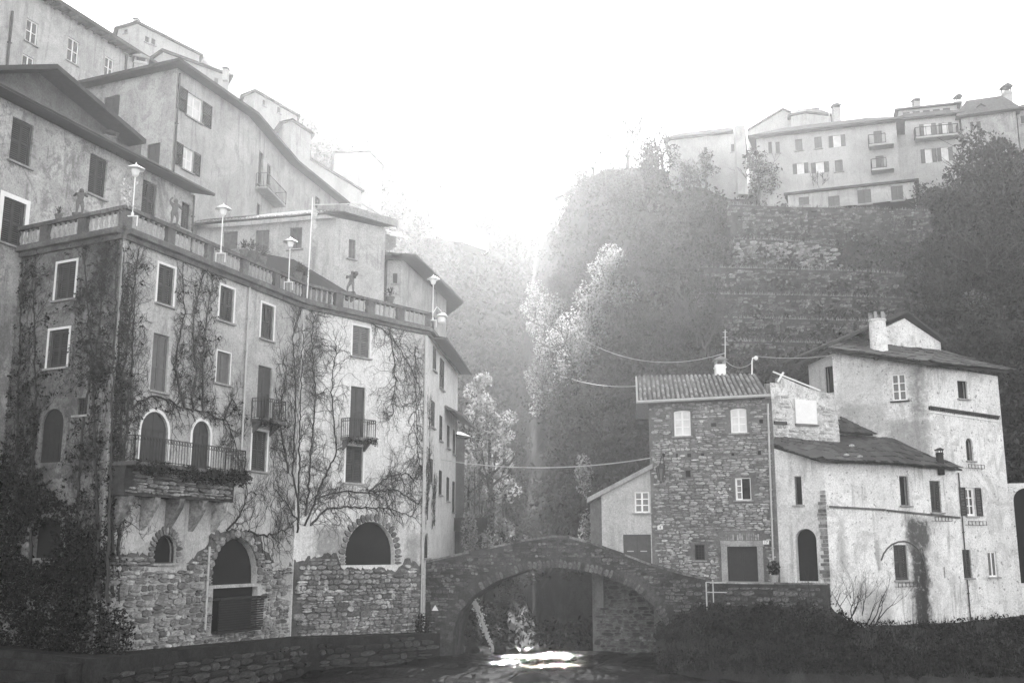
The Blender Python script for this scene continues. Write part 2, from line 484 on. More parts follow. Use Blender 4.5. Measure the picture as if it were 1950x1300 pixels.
class House:
    def __init__(s, name, label, cat, chain, z0, tops, back, mat, group=None, mats=None, reveal=.3):
        """chain: facade corners left to right; tops: eave height at each corner; back: the vector the house runs back by"""
        s.chain, s.z0, s.tops, s.back = chain, z0, tops, Vector((back[0], back[1], 0))
        s.root = thing(name, label, cat, (chain[0][0], chain[0][1], z0), group)
        s.F = [Face(a, b) for a, b in zip(chain[:-1], chain[1:])]
        s.mat, s.mats = mat, mats or {}
        s.holes = [[] for _ in s.F]; s.outl = {}; s.reveal = reveal
    def hole(s, i, uz): s.holes[i].append(uz)
    def opening(s, i, r, arch=False, rise=None, mat='dark', depth=None, name='opening'):
        F = s.F[i]; u0, u1, z0, z1 = F.rect(r)
        uz = arch_uz(u0, u1, z0, z1, 12, rise) if arch else [(u0, z0), (u1, z0), (u1, z1), (u0, z1)]
        s.hole(i, uz)
        d = depth or s.reveal
        MB().add([F.pt(u, z, -d + .01) for u, z in uz], [list(range(len(uz)))]).build(name, M[mat], s.root)
        return u0, u1, z0, z1, uz
    def window(s, i, r, style='louver', sill=True, surround=None, arch=False, rows=3, cols=2, sh='shutter', glass='glass', far=False, label=None, mid=None, sw=.1, wname='window', recess=.09, sillmat='cement', rise=None):
        F = s.F[i]; u0, u1, z0, z1 = F.rect(r)
        uz = arch_uz(u0, u1, z0, z1, 12, rise) if arch else [(u0, z0), (u1, z0), (u1, z1), (u0, z1)]
        s.hole(i, uz)
        o = -recess
        fr = .05
        wm = MB()                                     # the fixed timber frame, a ring in the opening
        n = len(uz); cu, cz = (u0 + u1) / 2, (z0 + z1) / 2
        def shr(u, z, k): return (cu + (u - cu) * (1 - 2 * k / (u1 - u0)), cz + (z - cz) * (1 - 2 * k / (z1 - z0)))
        inner = [shr(u, z, fr) for u, z in uz]
        outer = [shr(u, z, .003) for u, z in uz]
        wm.add([F.pt(u, z, o) for u, z in outer] + [F.pt(u, z, o) for u, z in inner] + [F.pt(u, z, o - .08) for u, z in inner],
               [[k, (k + 1) % n, (k + 1) % n + n, k + n] for k in range(n)] + [[k + n, (k + 1) % n + n, (k + 1) % n + 2 * n, k + 2 * n] for k in range(n)])
        fm = {'casement': 'white_wood', 'open': 'white_wood', 'half': 'white_wood'}.get(style, sh)
        w = wm.build(wname, M[fm], s.root, label=label)
        a0, a1, b0, b1 = u0 + fr, u1 - fr, z0 + fr, z1 - fr
        bk = MB().add([F.pt(u, z, -s.reveal + .01) for u, z in uz], [list(range(n))])
        if style in ('louver', 'panel', 'dark', 'half', 'bars'): bk.build('interior', M['dark'], w)
        if style in ('louver', 'panel'):
            c = (a0 + a1) / 2
            for p0, p1 in ((a0, c - .006), (c + .006, a1)):
                q = MB()
                if arch:
                    rr = (u1 - u0) / 2; h = rr if rise is None else rise
                    zs = z1 - h
                    pts = []
                    k = 8
                    for t in range(k + 1):
                        uu = p0 + (p1 - p0) * t / k
                        x = max(-1, min(1, (uu - cu) / (rr - fr * .6)))
                        pts.append((uu, zs + (h - fr) * sqrt(max(0, 1 - x * x))))
                    q.fprism(F, [(p0, b0), (p1, b0)] + pts[::-1], o - .06, o - .02)
                    for t in (0, 1, 2):
                        z = b0 + (zs - b0) * t / 2
                        q.fbox(F, p0 + .01, p1 - .01, z, z + .1, o - .03, o - .002)
                    for uu in (p0, p1 - .07, (p0 + p1) / 2 - .03): q.fbox(F, uu, uu + .07, b0, zs, o - .03, o - .004)
                else:
                    leaf_shutter(q, F, p0, p1, b0, b1, o - .008, style == 'louver' and not far, mid)
                q.build('shutter', M[sh], w)
        elif style == 'open':                         # leaves folded back on the wall, a pale window between
            hw = (u1 - u0) * .62
            for p0, p1 in ((u0 - hw - .02, u0 - .02), (u1 + .02, u1 + hw + .02)):
                q = MB(); leaf_shutter(q, F, p0, p1, z0, z1, .07, not far, mid); q.build('shutter', M[sh], w)
            if far: MB().fbox(F, a0, a1, b0, b1, o - .06, o - .03).build('pane', M[glass], w)
            else: glazing(w, F, a0, a1, b0, b1, o - .02, rows, 2, glass=glass)
        elif style == 'casement':
            glazing(w, F, a0 - .02, a1 + .02, b0 - .02, b1 + .02, o + .01, rows, cols, glass=glass, frame=.06)
        elif style == 'half':                         # one leaf closed, the other swung in
            c = a0 + (a1 - a0) * .42
            glazing(w, F, a0, c, b0, b1, o, rows, 1, glass='glass_dark', frame=.05, bar=.04)
        elif style == 'bars':
            q = MB()
            k = max(3, int((a1 - a0) / .16))
            for t in range(1, k): q.fbox(F, a0 + (a1 - a0) * t / k - .012, a0 + (a1 - a0) * t / k + .012, b0, b1, o - .02, o)
            for t in range(1, 5): q.fbox(F, a0, a1, b0 + (b1 - b0) * t / 5 - .012, b0 + (b1 - b0) * t / 5 + .012, o - .045, o - .022)
            q.build('grille', M['iron'], w)
        if sill:
            h = .08
            MB().fbox(F, u0 - .12, u1 + .12, z0 - h, z0 - .002, -.08, .13).build('sill', M[sillmat], w)
        if surround:
            q = MB()
            if arch:
                rr = (u1 - u0) / 2; h = rr if rise is None else rise
                out = arch_uz(u0 - sw, u1 + sw, z0, z1 + sw, 12, h + sw)
                inn = uz
                m = len(out)
                q.add([F.pt(u, z, .015) for u, z in out] + [F.pt(u, z, .015) for u, z in inn], [[k, (k + 1) % m, (k + 1) % m + m, k + m] for k in range(1, m)])
                q.add([F.pt(u, z, .015) for u, z in out] + [F.pt(u, z, 0) for u, z in out], [[k, (k + 1) % m, (k + 1) % m + m, k + m] for k in range(1, m)])
            else:
                q.fbox(F, u0 - sw, u0, z0, z1, 0.001, .02); q.fbox(F, u1, u1 + sw, z0, z1, .001, .02)
                q.fbox(F, u0 - sw, u1 + sw, z1, z1 + sw, .001, .022)
            q.build('window_surround', M[surround], w)
        return w
    def finish(s, inset=.3, core_top=None, shell=True):
        for i, F in enumerate(s.F):
            mb = MB()
            outer = s.outl.get(i) or [(0, s.z0), (F.L, s.z0), (F.L, s.tops[i + 1]), (0, s.tops[i])]
            holed(mb, F, outer, s.holes[i], 0, s.reveal)
            mb.build('wall', M[s.mats.get(i, s.mat)], s.root)
        ins = s.back.normalized() * (inset + .05)
        front = [Vector((x, y, 0)) + ins for x, y in s.chain]
        # the sides and back, and the dark core that stops light from leaking through
        if shell:
            top = min(s.tops) if core_top is None else core_top
            a, b = Vector((*s.chain[0], 0)), Vector((*s.chain[-1], 0))
            ring = [a + ins * .02, a + s.back, b + s.back, b + ins * .02]
            tz = [s.tops[0], s.tops[0], s.tops[-1], s.tops[-1]]
            mb = MB()
            for k in range(3):
                p, q = ring[k], ring[k + 1]
                mb.add([(p.x, p.y, s.z0), (q.x, q.y, s.z0), (q.x, q.y, tz[k + 1] - .01), (p.x, p.y, tz[k] - .01)], [[0, 1, 2, 3]])
            mb.build('side_wall', M[s.mat], s.root)
            fr = [p for p in front]
            if len(fr) > 1:
                fr[0] = fr[0] + (fr[1] - fr[0]).normalized() * .1
                fr[-1] = fr[-1] + (fr[-2] - fr[-1]).normalized() * .1
            bb = s.back - ins - s.back.normalized() * .1
            foot = fr + [fr[-1] + bb, fr[0] + bb]
            MB().prism([(p.x, p.y, s.z0 + .05) for p in foot], (0, 0, top - .08 - s.z0)).build('core', M['dark'], s.root)

def slab(pts, t, name, mat, parent, label=None):
    return MB().prism(pts, (0, 0, -t)).build(name, M[mat], parent, label=label)

# unit stones: x along the wall, y out of the wall, z up
STONES = []
for k in range(14):
    n = R.choice([6, 7, 8, 8, 9])
    pts = []
    for j in range(n):
        a = 2 * pi * (j + R.uniform(-.22, .22)) / n + .4
        c, q = cos(a), sin(a)
        m = (abs(c) ** 9 + abs(q) ** 9) ** (-1 / 9)
        pts.append((.5 * c * m * R.uniform(.9, 1.03), .5 * q * m * R.uniform(.86, 1.05)))
    sx, sz = R.uniform(-.03, .03), R.uniform(-.03, .03)
    v = [(x, -.4, z) for x, z in pts] + [(x * .97, .55, z * .95) for x, z in pts] + [(x * .91 + sx, R.uniform(.75, 1.1), z * .84 + sz) for x, z in pts]
    f = [[i, (i + 1) % n, (i + 1) % n + n, i + n] for i in range(n)] + [[i + n, (i + 1) % n + n, (i + 1) % n + 2 * n, i + 2 * n] for i in range(n)] + [[i + 2 * n for i in range(n)]]
    f = [list(reversed(x)) for x in f]
    STONES.append((v, f))

def stone_meshes(mat):
    out = []
    for v, f in STONES:
        me = bpy.data.meshes.new('stone'); me.from_pydata(v, [], f); me.materials.append(mat); out.append(me)
    return out
STONE_CACHE = {}

def put_stones(parent, items, mat, nobj=300, name='stone', rest='small_stones'):
    """items: (matrix, apparent size); the largest become objects, the rest one joined part"""
    if mat not in STONE_CACHE: STONE_CACHE[mat] = stone_meshes(M[mat])
    mes = STONE_CACHE[mat]
    items = sorted(items, key=lambda t: -t[1])
    for Mx, _ in items[:nobj]: link_mesh(name, R.choice(mes), parent, Mx)
    if len(items) > nobj:
        mb = MB()
        for Mx, _ in items[nobj:]:
            v, f = R.choice(STONES)
            mb.add([Mx @ Vector(p) for p in v], f)
        mb.build(rest, M[mat], parent, kind='stuff')

def smat(F, u, z, w, h, dep, o=0.0, rot=0.0):
    p = F.pt(u, z, o)
    ca, sa = cos(rot), sin(rot)
    X = F.d * ca + Vector((0, 0, sa)); Z = Vector((0, 0, ca)) - F.d * sa
    X, Z, N = X * w, Z * h, F.n * dep
    return Matrix(((X.x, N.x, Z.x, p.x), (X.y, N.y, Z.y, p.y), (X.z, N.z, Z.z, p.z), (0, 0, 0, 1)))

def rubble(F, inside, u0, u1, z0, z1, hr=(.1, .24), wr=(.22, .6), dep=.07, o=0.0, gap=.018, skip=0.0):
    items = []
    z = z0
    while z < z1:
        h = R.uniform(*hr); u = u0 - R.uniform(0, .3)
        while u < u1:
            w = R.uniform(*wr) * (.75 + .5 * h / hr[1])
            uc = u + w / 2; zc = z + h / 2 + R.uniform(-.02, .02)
            hh = h * R.uniform(.84, 1.2)
            m = .5
            if R.random() >= skip and all(inside(uc + a * w * m, zc + b * hh * m) for a, b in ((-1, -1), (1, -1), (1, 1), (-1, 1), (0, 0))):
                d = (F.pt(uc, zc) - Vector((0, 0, CAMZ))).length
                q = R.random()
                if q < .22 and hh > hr[0] * 1.15:         # two thin stones bedded on each other
                    k = R.uniform(.35, .65)
                    for zz, h2 in ((zc - hh / 2 + hh * k / 2, hh * k), (zc + hh / 2 - hh * (1 - k) / 2, hh * (1 - k))):
                        items.append((smat(F, uc + R.uniform(-.03, .03), zz, (w - gap) * R.uniform(.85, 1), h2 - gap * .6, dep * R.uniform(.5, 1.4), o, R.uniform(-.04, .04)), w * h2 / d / d))
                elif q < .34 and w > wr[0] * 1.5:         # two small ones side by side
                    k = R.uniform(.3, .7)
                    for uu, w2 in ((u + w * k / 2, w * k), (u + w - w * (1 - k) / 2, w * (1 - k))):
                        items.append((smat(F, uu, zc + R.uniform(-.02, .02), w2 - gap, hh * R.uniform(.7, 1), dep * R.uniform(.5, 1.4), o, R.uniform(-.12, .12)), w2 * hh / d / d))
                else:
                    hq = hh * (1.35 if q > .93 else 1)
                    items.append((smat(F, uc, zc, w - gap, hq - gap * .8, dep * R.uniform(.5, 1.4), o, R.uniform(-.07, .07)), w * hh / d / d))
            u += w
        z += h
    return items

def inpoly(poly):
    def f(x, y):
        c = False; n = len(poly); j = n - 1
        for i in range(n):
            xi, yi = poly[i]; xj, yj = poly[j]
            if (yi > y) != (yj > y) and x < (xj - xi) * (y - yi) / (yj - yi) + xi: c = not c
            j = i
        return c
    return f

def grow(poly, k):
    cx = sum(p[0] for p in poly) / len(poly); cz = sum(p[1] for p in poly) / len(poly)
    w = max(p[0] for p in poly) - min(p[0] for p in poly); h = max(p[1] for p in poly) - min(p[1] for p in poly)
    return [(cx + (u - cx) * (1 + 2 * k / w), cz + (z - cz) * (1 + 2 * k / h)) for u, z in poly]

def voussoirs(F, u0, u1, z0, z1, n, band, dep=.09, legs=0, o=0.0, rise=None):
    """dressed stones radiating round an arched opening, and blocks down its jambs"""
    r = (u1 - u0) / 2; c = (u0 + u1) / 2; h = r if rise is None else rise; zs = z1 - h
    it = []
    for i in range(n):
        a = pi * (i + .5) / n
        b = band * R.uniform(.85, 1.12)
        pu, pz = c + (r + b / 2) * cos(a), zs + (h + b / 2) * sin(a)
        per = pi * (r + b / 2) / n
        it.append((smat(F, pu, pz, b, per * .9, dep, o, a), 1))
    if legs:
        k = (zs - z0) / legs
        for i in range(legs):
            for sgn, uu in ((-1, u0), (1, u1)):
                b = band * R.uniform(.8, 1.2)
                it.append((smat(F, uu + sgn * b / 2, z0 + (i + .5) * k, b, k * .9, dep, o), 1))
    return it

def downpipe(parent, F, u, z0, z1, mat='pipe', r=.05, o=.1, lean=0.0, name='downpipe', bands=4):
    mb = MB()
    pts = [F.pt(u + lean * (1 - k / 6), z0 + (z1 - z0) * k / 6, o) for k in range(7)]
    mb.tube(pts, r, 8)
    for k in range(1, bands + 1):
        z = z0 + (z1 - z0) * k / (bands + 1)
        uu = u + lean * (1 - (z - z0) / (z1 - z0))
        mb.fbox(F, uu - r * 1.4, uu + r * 1.4, z - .03, z + .03, .005, o + r * 1.3)
    return mb.build(name, M[mat], parent, smooth=False)

def railing(parent, pts, h, n, mat='iron', name='railing', scroll=True, t=.025):
    """an iron railing along points (floor level): rails, bars and a row of small scrolls"""
    r = MB()
    up = Vector((0, 0, 1))
    for a, b in zip(pts[:-1], pts[1:]):
        r.bar(a + up * h, b + up * h, t * 1.7, t); r.bar(a + up * .06, b + up * .06, t)
        if scroll: r.bar(a + up * (h - .16), b + up * (h - .16), t * .8)
    o = r.build(name, M[mat], parent)
    for a, b in zip(pts[:-1], pts[1:]):
        k = max(2, int(n * (b - a).length))
        for i in range(k + 1):
            p = a + (b - a) * i / k
            q = MB().bar(p, p + up * h, t * (1.5 if i in (0, k) else .8))
            if scroll and i < k:
                c = a + (b - a) * (i + .5) / k + up * (h - .08)
                x = (b - a).normalized()
                q.tube([c + x * .05 * cos(g * pi / 4) + up * .06 * sin(g * pi / 4) for g in range(9)], .009, 3)
            q.build('railing_bar', M[mat], o)
    return o

def chimney(parent, c, w, d, h, mat='plaster_pale', cap='roof_slab', ang=0.0, style='tiles'):
    c = Vector(c); x = Vector((cos(ang), sin(ang), 0)); y = Vector((-sin(ang), cos(ang), 0))
    def bx(mb, k, z0, z1, kd=None):
        kd = kd or k
        mb.box8([c + x * i * w * k / 2 + y * j * d * kd / 2 + Vector((0, 0, z)) for z in (z0, z1) for i, j in ((-1, -1), (1, -1), (1, 1), (-1, 1))])
    m = MB(); bx(m, 1, -.6, h); bx(m, 1.16, h * .82, h * .88)
    ch = m.build('chimney', M[mat], parent)
    q = MB()
    for i in (-1, 1):
        for j in (-1, 1):
            p = c + x * i * w * .42 + y * j * d * .42 + Vector((0, 0, h))
            q.bar(p, p + Vector((0, 0, h * .2)), w * .14)
    bx(q, 1.3, h * 1.2, h * 1.25)
    if style == 'tiles': q.prism([c + x * i * w * .66 + y * -d * .66 + Vector((0, 0, z)) for i, z in ((-1, h * 1.26), (0, h * 1.42), (1, h * 1.26))], y * d * 1.32)
    q.build('chimney_cap', M[cap], ch)
    return ch

def barrel_mesh(mat, r=.1, L=.5, n=5):
    v, f = [], []
    for k, (yy, rr) in enumerate(((0, r), (L, r * .8))):
        for j in range(n + 1):
            a = pi * j / n
            v.append((rr * cos(a), yy, rr * sin(a)))
        for j in range(n + 1):
            a = pi * j / n
            v.append(((rr - .02) * cos(a), yy, (rr - .02) * sin(a)))
    m = n + 1
    for j in range(n):
        f.append([j, j + 1, 2 * m + j + 1, 2 * m + j])
        f.append([m + j + 1, m + j, j, j + 1][::-1])
    me = bpy.data.meshes.new('roof_tile'); me.from_pydata(v, [], f); me.materials.append(mat); me.shade_smooth()
    return me
TILE_ME = barrel_mesh(M['tile'])

def tiles(parent, P00, P10, P01, P11, cols, rows, lift=.03, only=None, name='roof_tile'):
    """barrel tiles over a roof plane: P00-P10 is the eave, P01-P11 the ridge"""
    P00, P10, P01, P11 = map(Vector, (P00, P10, P01, P11))
    for i in range(cols):
        a = (i + .5) / cols
        e0, e1 = P00.lerp(P10, a), P01.lerp(P11, a)
        up = (e1 - e0); L = up.length; Yv = up / L
        X = (P10 - P00).normalized(); Z = X.cross(Yv).normalized(); X = Yv.cross(Z)
        w = (P10 - P00).length / cols
        for j in range(rows if only is None else only):
            p = e0 + up * (j / rows) - Yv * .05 + Z * (lift + R.uniform(-.012, .012)) + X * R.uniform(-.02, .02)
            tl = L / rows * 1.18 / .5
            sx = w / .2 * .62 * 1.0
            r = R.uniform(-.03, .03)
            Xr = X * cos(r) + Yv * sin(r); Yr = Yv * cos(r) - X * sin(r)
            A, B, C = Xr * sx, Yr * tl, Z * sx
            link_mesh(name, TILE_ME, parent, Matrix(((A.x, B.x, C.x, p.x), (A.y, B.y, C.y, p.y), (A.z, B.z, C.z, p.z), (0, 0, 0, 1))))

SLATES = []
for k in range(8):
    n = 6
    pts = [(-.5 + R.uniform(0, .06), -.5 + R.uniform(-.05, .05)), (-.1 + R.uniform(-.1, .1), -.5 + R.uniform(-.12, .03)), (.5 + R.uniform(-.05, 0), -.5 + R.uniform(-.05, .08)), (.5, .5), (0, .52), (-.5, .5)]
    v = [(x, y, 0) for x, y in pts] + [(x, y, 1) for x, y in pts]
    f = [list(range(n))[::-1], [n + i for i in range(n)]] + [[i, (i + 1) % n, (i + 1) % n + n, i + n] for i in range(n)]
    me = bpy.data.meshes.new('slate'); me.from_pydata(v, [], f); me.materials.append(M['slate']); SLATES.append(me)

def slates(parent, P00, P10, P01, P11, cols, rows):
    """rough stone slates in overlapping courses, each one its own piece"""
    P00, P10, P01, P11 = map(Vector, (P00, P10, P01, P11))
    for j in range(rows):
        v = j / rows
        a, b = P00.lerp(P01, v), P10.lerp(P11, v)
        a2, b2 = P00.lerp(P01, (j + 1) / rows), P10.lerp(P11, (j + 1) / rows)
        n = max(2, int(cols * (b - a).length / max((P10 - P00).length, .1)))
        us = sorted([0, 1] + [min(.98, max(.02, (i + R.uniform(-.3, .3)) / n)) for i in range(1, n)])
        for u0, u1 in zip(us[:-1], us[1:]):
            p = a.lerp(b, (u0 + u1) / 2); q = a2.lerp(b2, (u0 + u1) / 2)
            Yv = (q - p); X = (b - a) * (u1 - u0)
            Z = X.cross(Yv).normalized()
            if Z.z < 0: Z = -Z
            t = R.uniform(.03, .07)
            Y2 = Yv * 1.45 * R.uniform(.95, 1.1) - Z * (.055)
            c = (p + q) / 2 + Z * (.07 + R.uniform(0, .03)) - Yv * R.uniform(0, .1)
            A, B, C = X * .985, Y2, Z * t
            link_mesh('slate', R.choice(SLATES), parent, Matrix(((A.x, B.x, C.x, c.x), (A.y, B.y, C.y, c.y), (A.z, B.z, C.z, c.z), (0, 0, 0, 1))))

def sky_figure(name, label, loc, ang, h, pose=0):
    """a small stone putto on its plinth, grown from a skeleton"""
    base = thing(name, label, 'statue', loc, 'garden statues on the terrace rail')
    L = Vector(loc); ca, sa = cos(ang), sin(ang)
    J = {'pel': (0, 0, .50), 'che': (.02, 0, .70), 'nek': (.02, 0, .80), 'hd0': (.03, 0, .85), 'hd1': (.04, 0, .95),
         'lh': (.07, .02, .46), 'lk': (.10, -.05, .28), 'lf': (.09, 0, .10), 'lt': (.10, -.07, .09), 'rh': (-.07, 0, .46), 'rk': (-.06, -.02, .28), 'rf': (-.08, .02, .10), 'rt': (-.09, -.06, .09),
         'ls': (.12, 0, .75), 'le': (.22, -.06, .66), 'lw': (.12, -.18, .76), 'rs': (-.10, 0, .75), 're': (-.20, -.05, .64), 'rw': (-.10, -.17, .74)}
    if pose == 1: J.update(le=(.24, 0, .62), lw=(.30, -.10, .70), re=(-.18, -.04, .84), rw=(-.08, -.04, .98))
    if pose == 2: J.update(lw=(.28, -.2, .72), le=(.2, -.1, .62), rk=(-.12, -.08, .3), rf=(-.2, .06, .12), rt=(-.24, 0, .1))
    Rr = dict(pel=.095, che=.10, nek=.045, hd0=.075, hd1=.07, lh=.07, lk=.05, lf=.035, lt=.03, rh=.07, rk=.05, rf=.035, rt=.03, ls=.05, le=.038, lw=.032, rs=.05, re=.038, rw=.032)
    ks = list(J); E = [('pel', 'che'), ('che', 'nek'), ('nek', 'hd0'), ('hd0', 'hd1'), ('pel', 'lh'), ('lh', 'lk'), ('lk', 'lf'), ('lf', 'lt'), ('pel', 'rh'), ('rh', 'rk'), ('rk', 'rf'), ('rf', 'rt'), ('che', 'ls'), ('ls', 'le'), ('le', 'lw'), ('che', 'rs'), ('rs', 're'), ('re', 'rw')]
    me = bpy.data.meshes.new('body')
    me.from_pydata([(h * (x * ca - y * sa), h * (x * sa + y * ca), h * z) for x, y, z in J.values()], [(ks.index(a), ks.index(b)) for a, b in E], [])
    me.materials.append(M['statue'])
    o = bpy.data.objects.new('body', me); COL.objects.link(o); o.parent = base; WLOC[o.name] = L
    sk = o.modifiers.new('skin', 'SKIN')
    for k, v in zip(ks, me.skin_vertices[0].data): v.radius = (Rr[k] * h, Rr[k] * h)
    me.skin_vertices[0].data[0].use_root = True
    o.modifiers.new('smooth', 'SUBSURF').levels = 1; o.modifiers['smooth'].render_levels = 1
    q = MB().box(L.x - .16 * h, L.x + .16 * h, L.y - .16 * h, L.y + .16 * h, L.z, L.z + .09 * h)
    q.build('plinth', M['rail_stone'], base)
    if pose == 0:
        f = lambda x, y, z: L + Vector((h * (x * ca - y * sa), h * (x * sa + y * ca), h * z))
        MB().tube([f(0, -.1, .87), f(.0, -.34, .80)], [.018 * h, .026 * h], 6).build('flute', M['statue'], base)
    if pose == 2:
        f = lambda x, y, z: L + Vector((h * (x * ca - y * sa), h * (x * sa + y * ca), h * z))
        MB().lathe(f(.28, -.2, .68), [(.05 * h, 0), (.1 * h, .08 * h), (.07 * h, .16 * h)], 8).build('basket', M['statue'], base)
    return base

def lantern_lamp(name, label, loc, h, group='white lantern lamps on the terrace rail', arm=None, s=1.0):
    t = thing(name, label, 'lamp', loc, group)
    L = Vector(loc)
    MB().lathe(L, [(.055, 0), (.055, .1), (.028, .14), (.024, h - .45 * s)], 8).build('post', M['lamp'], t)
    c = L + Vector((0, 0, h - .45 * s))
    MB().lathe(c, [(.05 * s, 0), (.11 * s, .05 * s), (.17 * s, .28 * s)], 6).build('lantern', M['lamp'], t)
    MB().lathe(c + Vector((0, 0, .285 * s)), [(.33 * s, -.02), (.31 * s, .01), (.07 * s, .14 * s), (.03 * s, .17 * s), (.015, .24 * s)], 6).build('lamp_hat', M['lamp'], t)
    mb = MB()
    mb.bar(L + Vector((-.22, 0, -.02)), L + Vector((.22, 0, -.02)), .045); mb.bar(L + Vector((-.2, 0, -.02)), L + Vector((-.2, 0, -.42)), .035)
    mb.bar(L + Vector((.2, 0, -.02)), L + Vector((.2, 0, -.42)), .035)
    mb.build('bracket', M['lamp'], t)
    return t

def leaves_into(mb, c, rad, n, size, rng=R, shell=.55, flat=1.0):
    """leaf-sized faces spread through an ellipsoid"""
    c = Vector(c)
    for _ in range(n):
        while True:
            p = Vector((rng.uniform(-1, 1), rng.uniform(-1, 1), rng.uniform(-1, 1)))
            if shell * shell * R.random() < p.length_squared <= 1: break
        p = Vector((p.x * rad[0], p.y * rad[1], p.z * rad[2])) + c
        a = Vector((rng.gauss(0, 1), rng.gauss(0, 1), rng.gauss(0, 1) * flat)).normalized()
        b = a.cross(Vector((rng.gauss(0, 1), rng.gauss(0, 1), rng.gauss(0, 1)))).normalized()
        s = size * rng.uniform(.6, 1.4)
        mb.add([p - a * s, p + b * s * .45, p + a * s, p - b * s * .45], [[0, 1, 2, 3]])

def branches(mb, p, d, L, r, depth, rng, spread=.6, up=.1, tips=None, seg=4, kids=(2, 3), shrink=.72, rmin=0.0):
    pts, rr = [p], [r]
    q, dd = Vector(p), Vector(d)
    for i in range(seg):
        dd = (dd + Vector((rng.gauss(0, .14), rng.gauss(0, .14), rng.gauss(0, .1) + up * .25))).normalized()
        q = q + dd * L / seg
        pts.append(q); rr.append(max(rmin, r * (1 - .45 * (i + 1) / seg)))
    mb.tube(pts, rr, 3 if depth < 3 else 5, cap=False)
    if depth == 0:
        if tips is not None: tips.append(q)
        return
    for k in range(rng.randint(*kids)):
        i = rng.randint(max(1, seg - 2), seg) if k else seg
        nd = (dd + Vector((rng.gauss(0, spread), rng.gauss(0, spread), rng.gauss(0, spread * .6) + up))).normalized()
        branches(mb, pts[i], nd, L * shrink * rng.uniform(.75, 1.2), rr[i] * .7, depth - 1, rng, spread, up, tips, seg, kids, shrink, rmin)

def tree_proto(name, h, w, leafmat, seed, n=1500, leaf=.16, blobs=9, bark='bark', tall=False, base=.25):
    """trunk with limbs and a crown of leaf clumps with gaps; built at the origin, h metres tall"""
    rng = random.Random(seed)
    root = thing(name, '', 'tree', (0, 0, 0))
    tips = []
    tr = MB()
    tr.tube([(0, 0, -h * .15), (0, 0, 0), (rng.uniform(-.03, .03) * h, rng.uniform(-.03, .03) * h, h * .4), (0, 0, h * .75)], [h * .03, h * .026, h * .017, h * .006], 6)
    for k in range(7):
        a = rng.uniform(0, 2 * pi); z = h * rng.uniform(.25, .65)
        branches(tr, Vector((0, 0, z)), Vector((cos(a), sin(a), .6)).normalized(), w * .45, h * .010, 1, rng, .5, .2)
    tr.build('trunk', M[bark], root)
    cr = MB()
    for k in range(blobs):
        t = (k + .5) / blobs
        a = rng.uniform(0, 2 * pi)
        prof = sin(pi * min(1, max(0, (t * .86 + .14)))) ** .6 if not tall else (1 - t * .75)
        rr = w * .5 * prof * rng.uniform(.25, .75)
        z = h * (base + (1 - base) * t * .93)
        br = w * .5 * rng.uniform(.35, .6) * (1 - .35 * t if tall else 1)
        leaves_into(cr, (cos(a) * rr, sin(a) * rr, z), (br, br, br * rng.uniform(.7, 1.1)), n // blobs, leaf, rng)
    cr.build('crown', M[leafmat], root)
    return root

def bare_proto(name, h, w, seed, bark='bark', depth=4, kids=(2, 3), r0=.02, dry=0):
    rng = random.Random(seed)
    root = thing(name, '', 'tree', (0, 0, 0))
    tr = MB()
    tr.tube([(0, 0, -h * .1), (0, 0, 0), (rng.uniform(-.04, .04) * h, 0, h * .28)], [h * r0 * 1.2, h * r0, h * r0 * .8], 6)
    tr.build('trunk', M[bark], root)
    br = MB(); tips = []
    for k in range(5):
        a = 2 * pi * k / 5 + rng.uniform(-.4, .4)
        branches(br, Vector((0, 0, h * rng.uniform(.2, .3))), Vector((cos(a) * w / h, sin(a) * w / h, .9)).normalized(), h * .27, h * r0 * .55, depth, rng, .5, .18, tips, 4, kids, .78, h * .006)
    br.build('crown', M[bark], root)
    if dry:
        lf = MB()
        for p in tips: leaves_into(lf, p, (.25, .25, .25), dry, .09, rng)
        lf.build('dry_leaves', M['leaf_dry'], root)
    return root

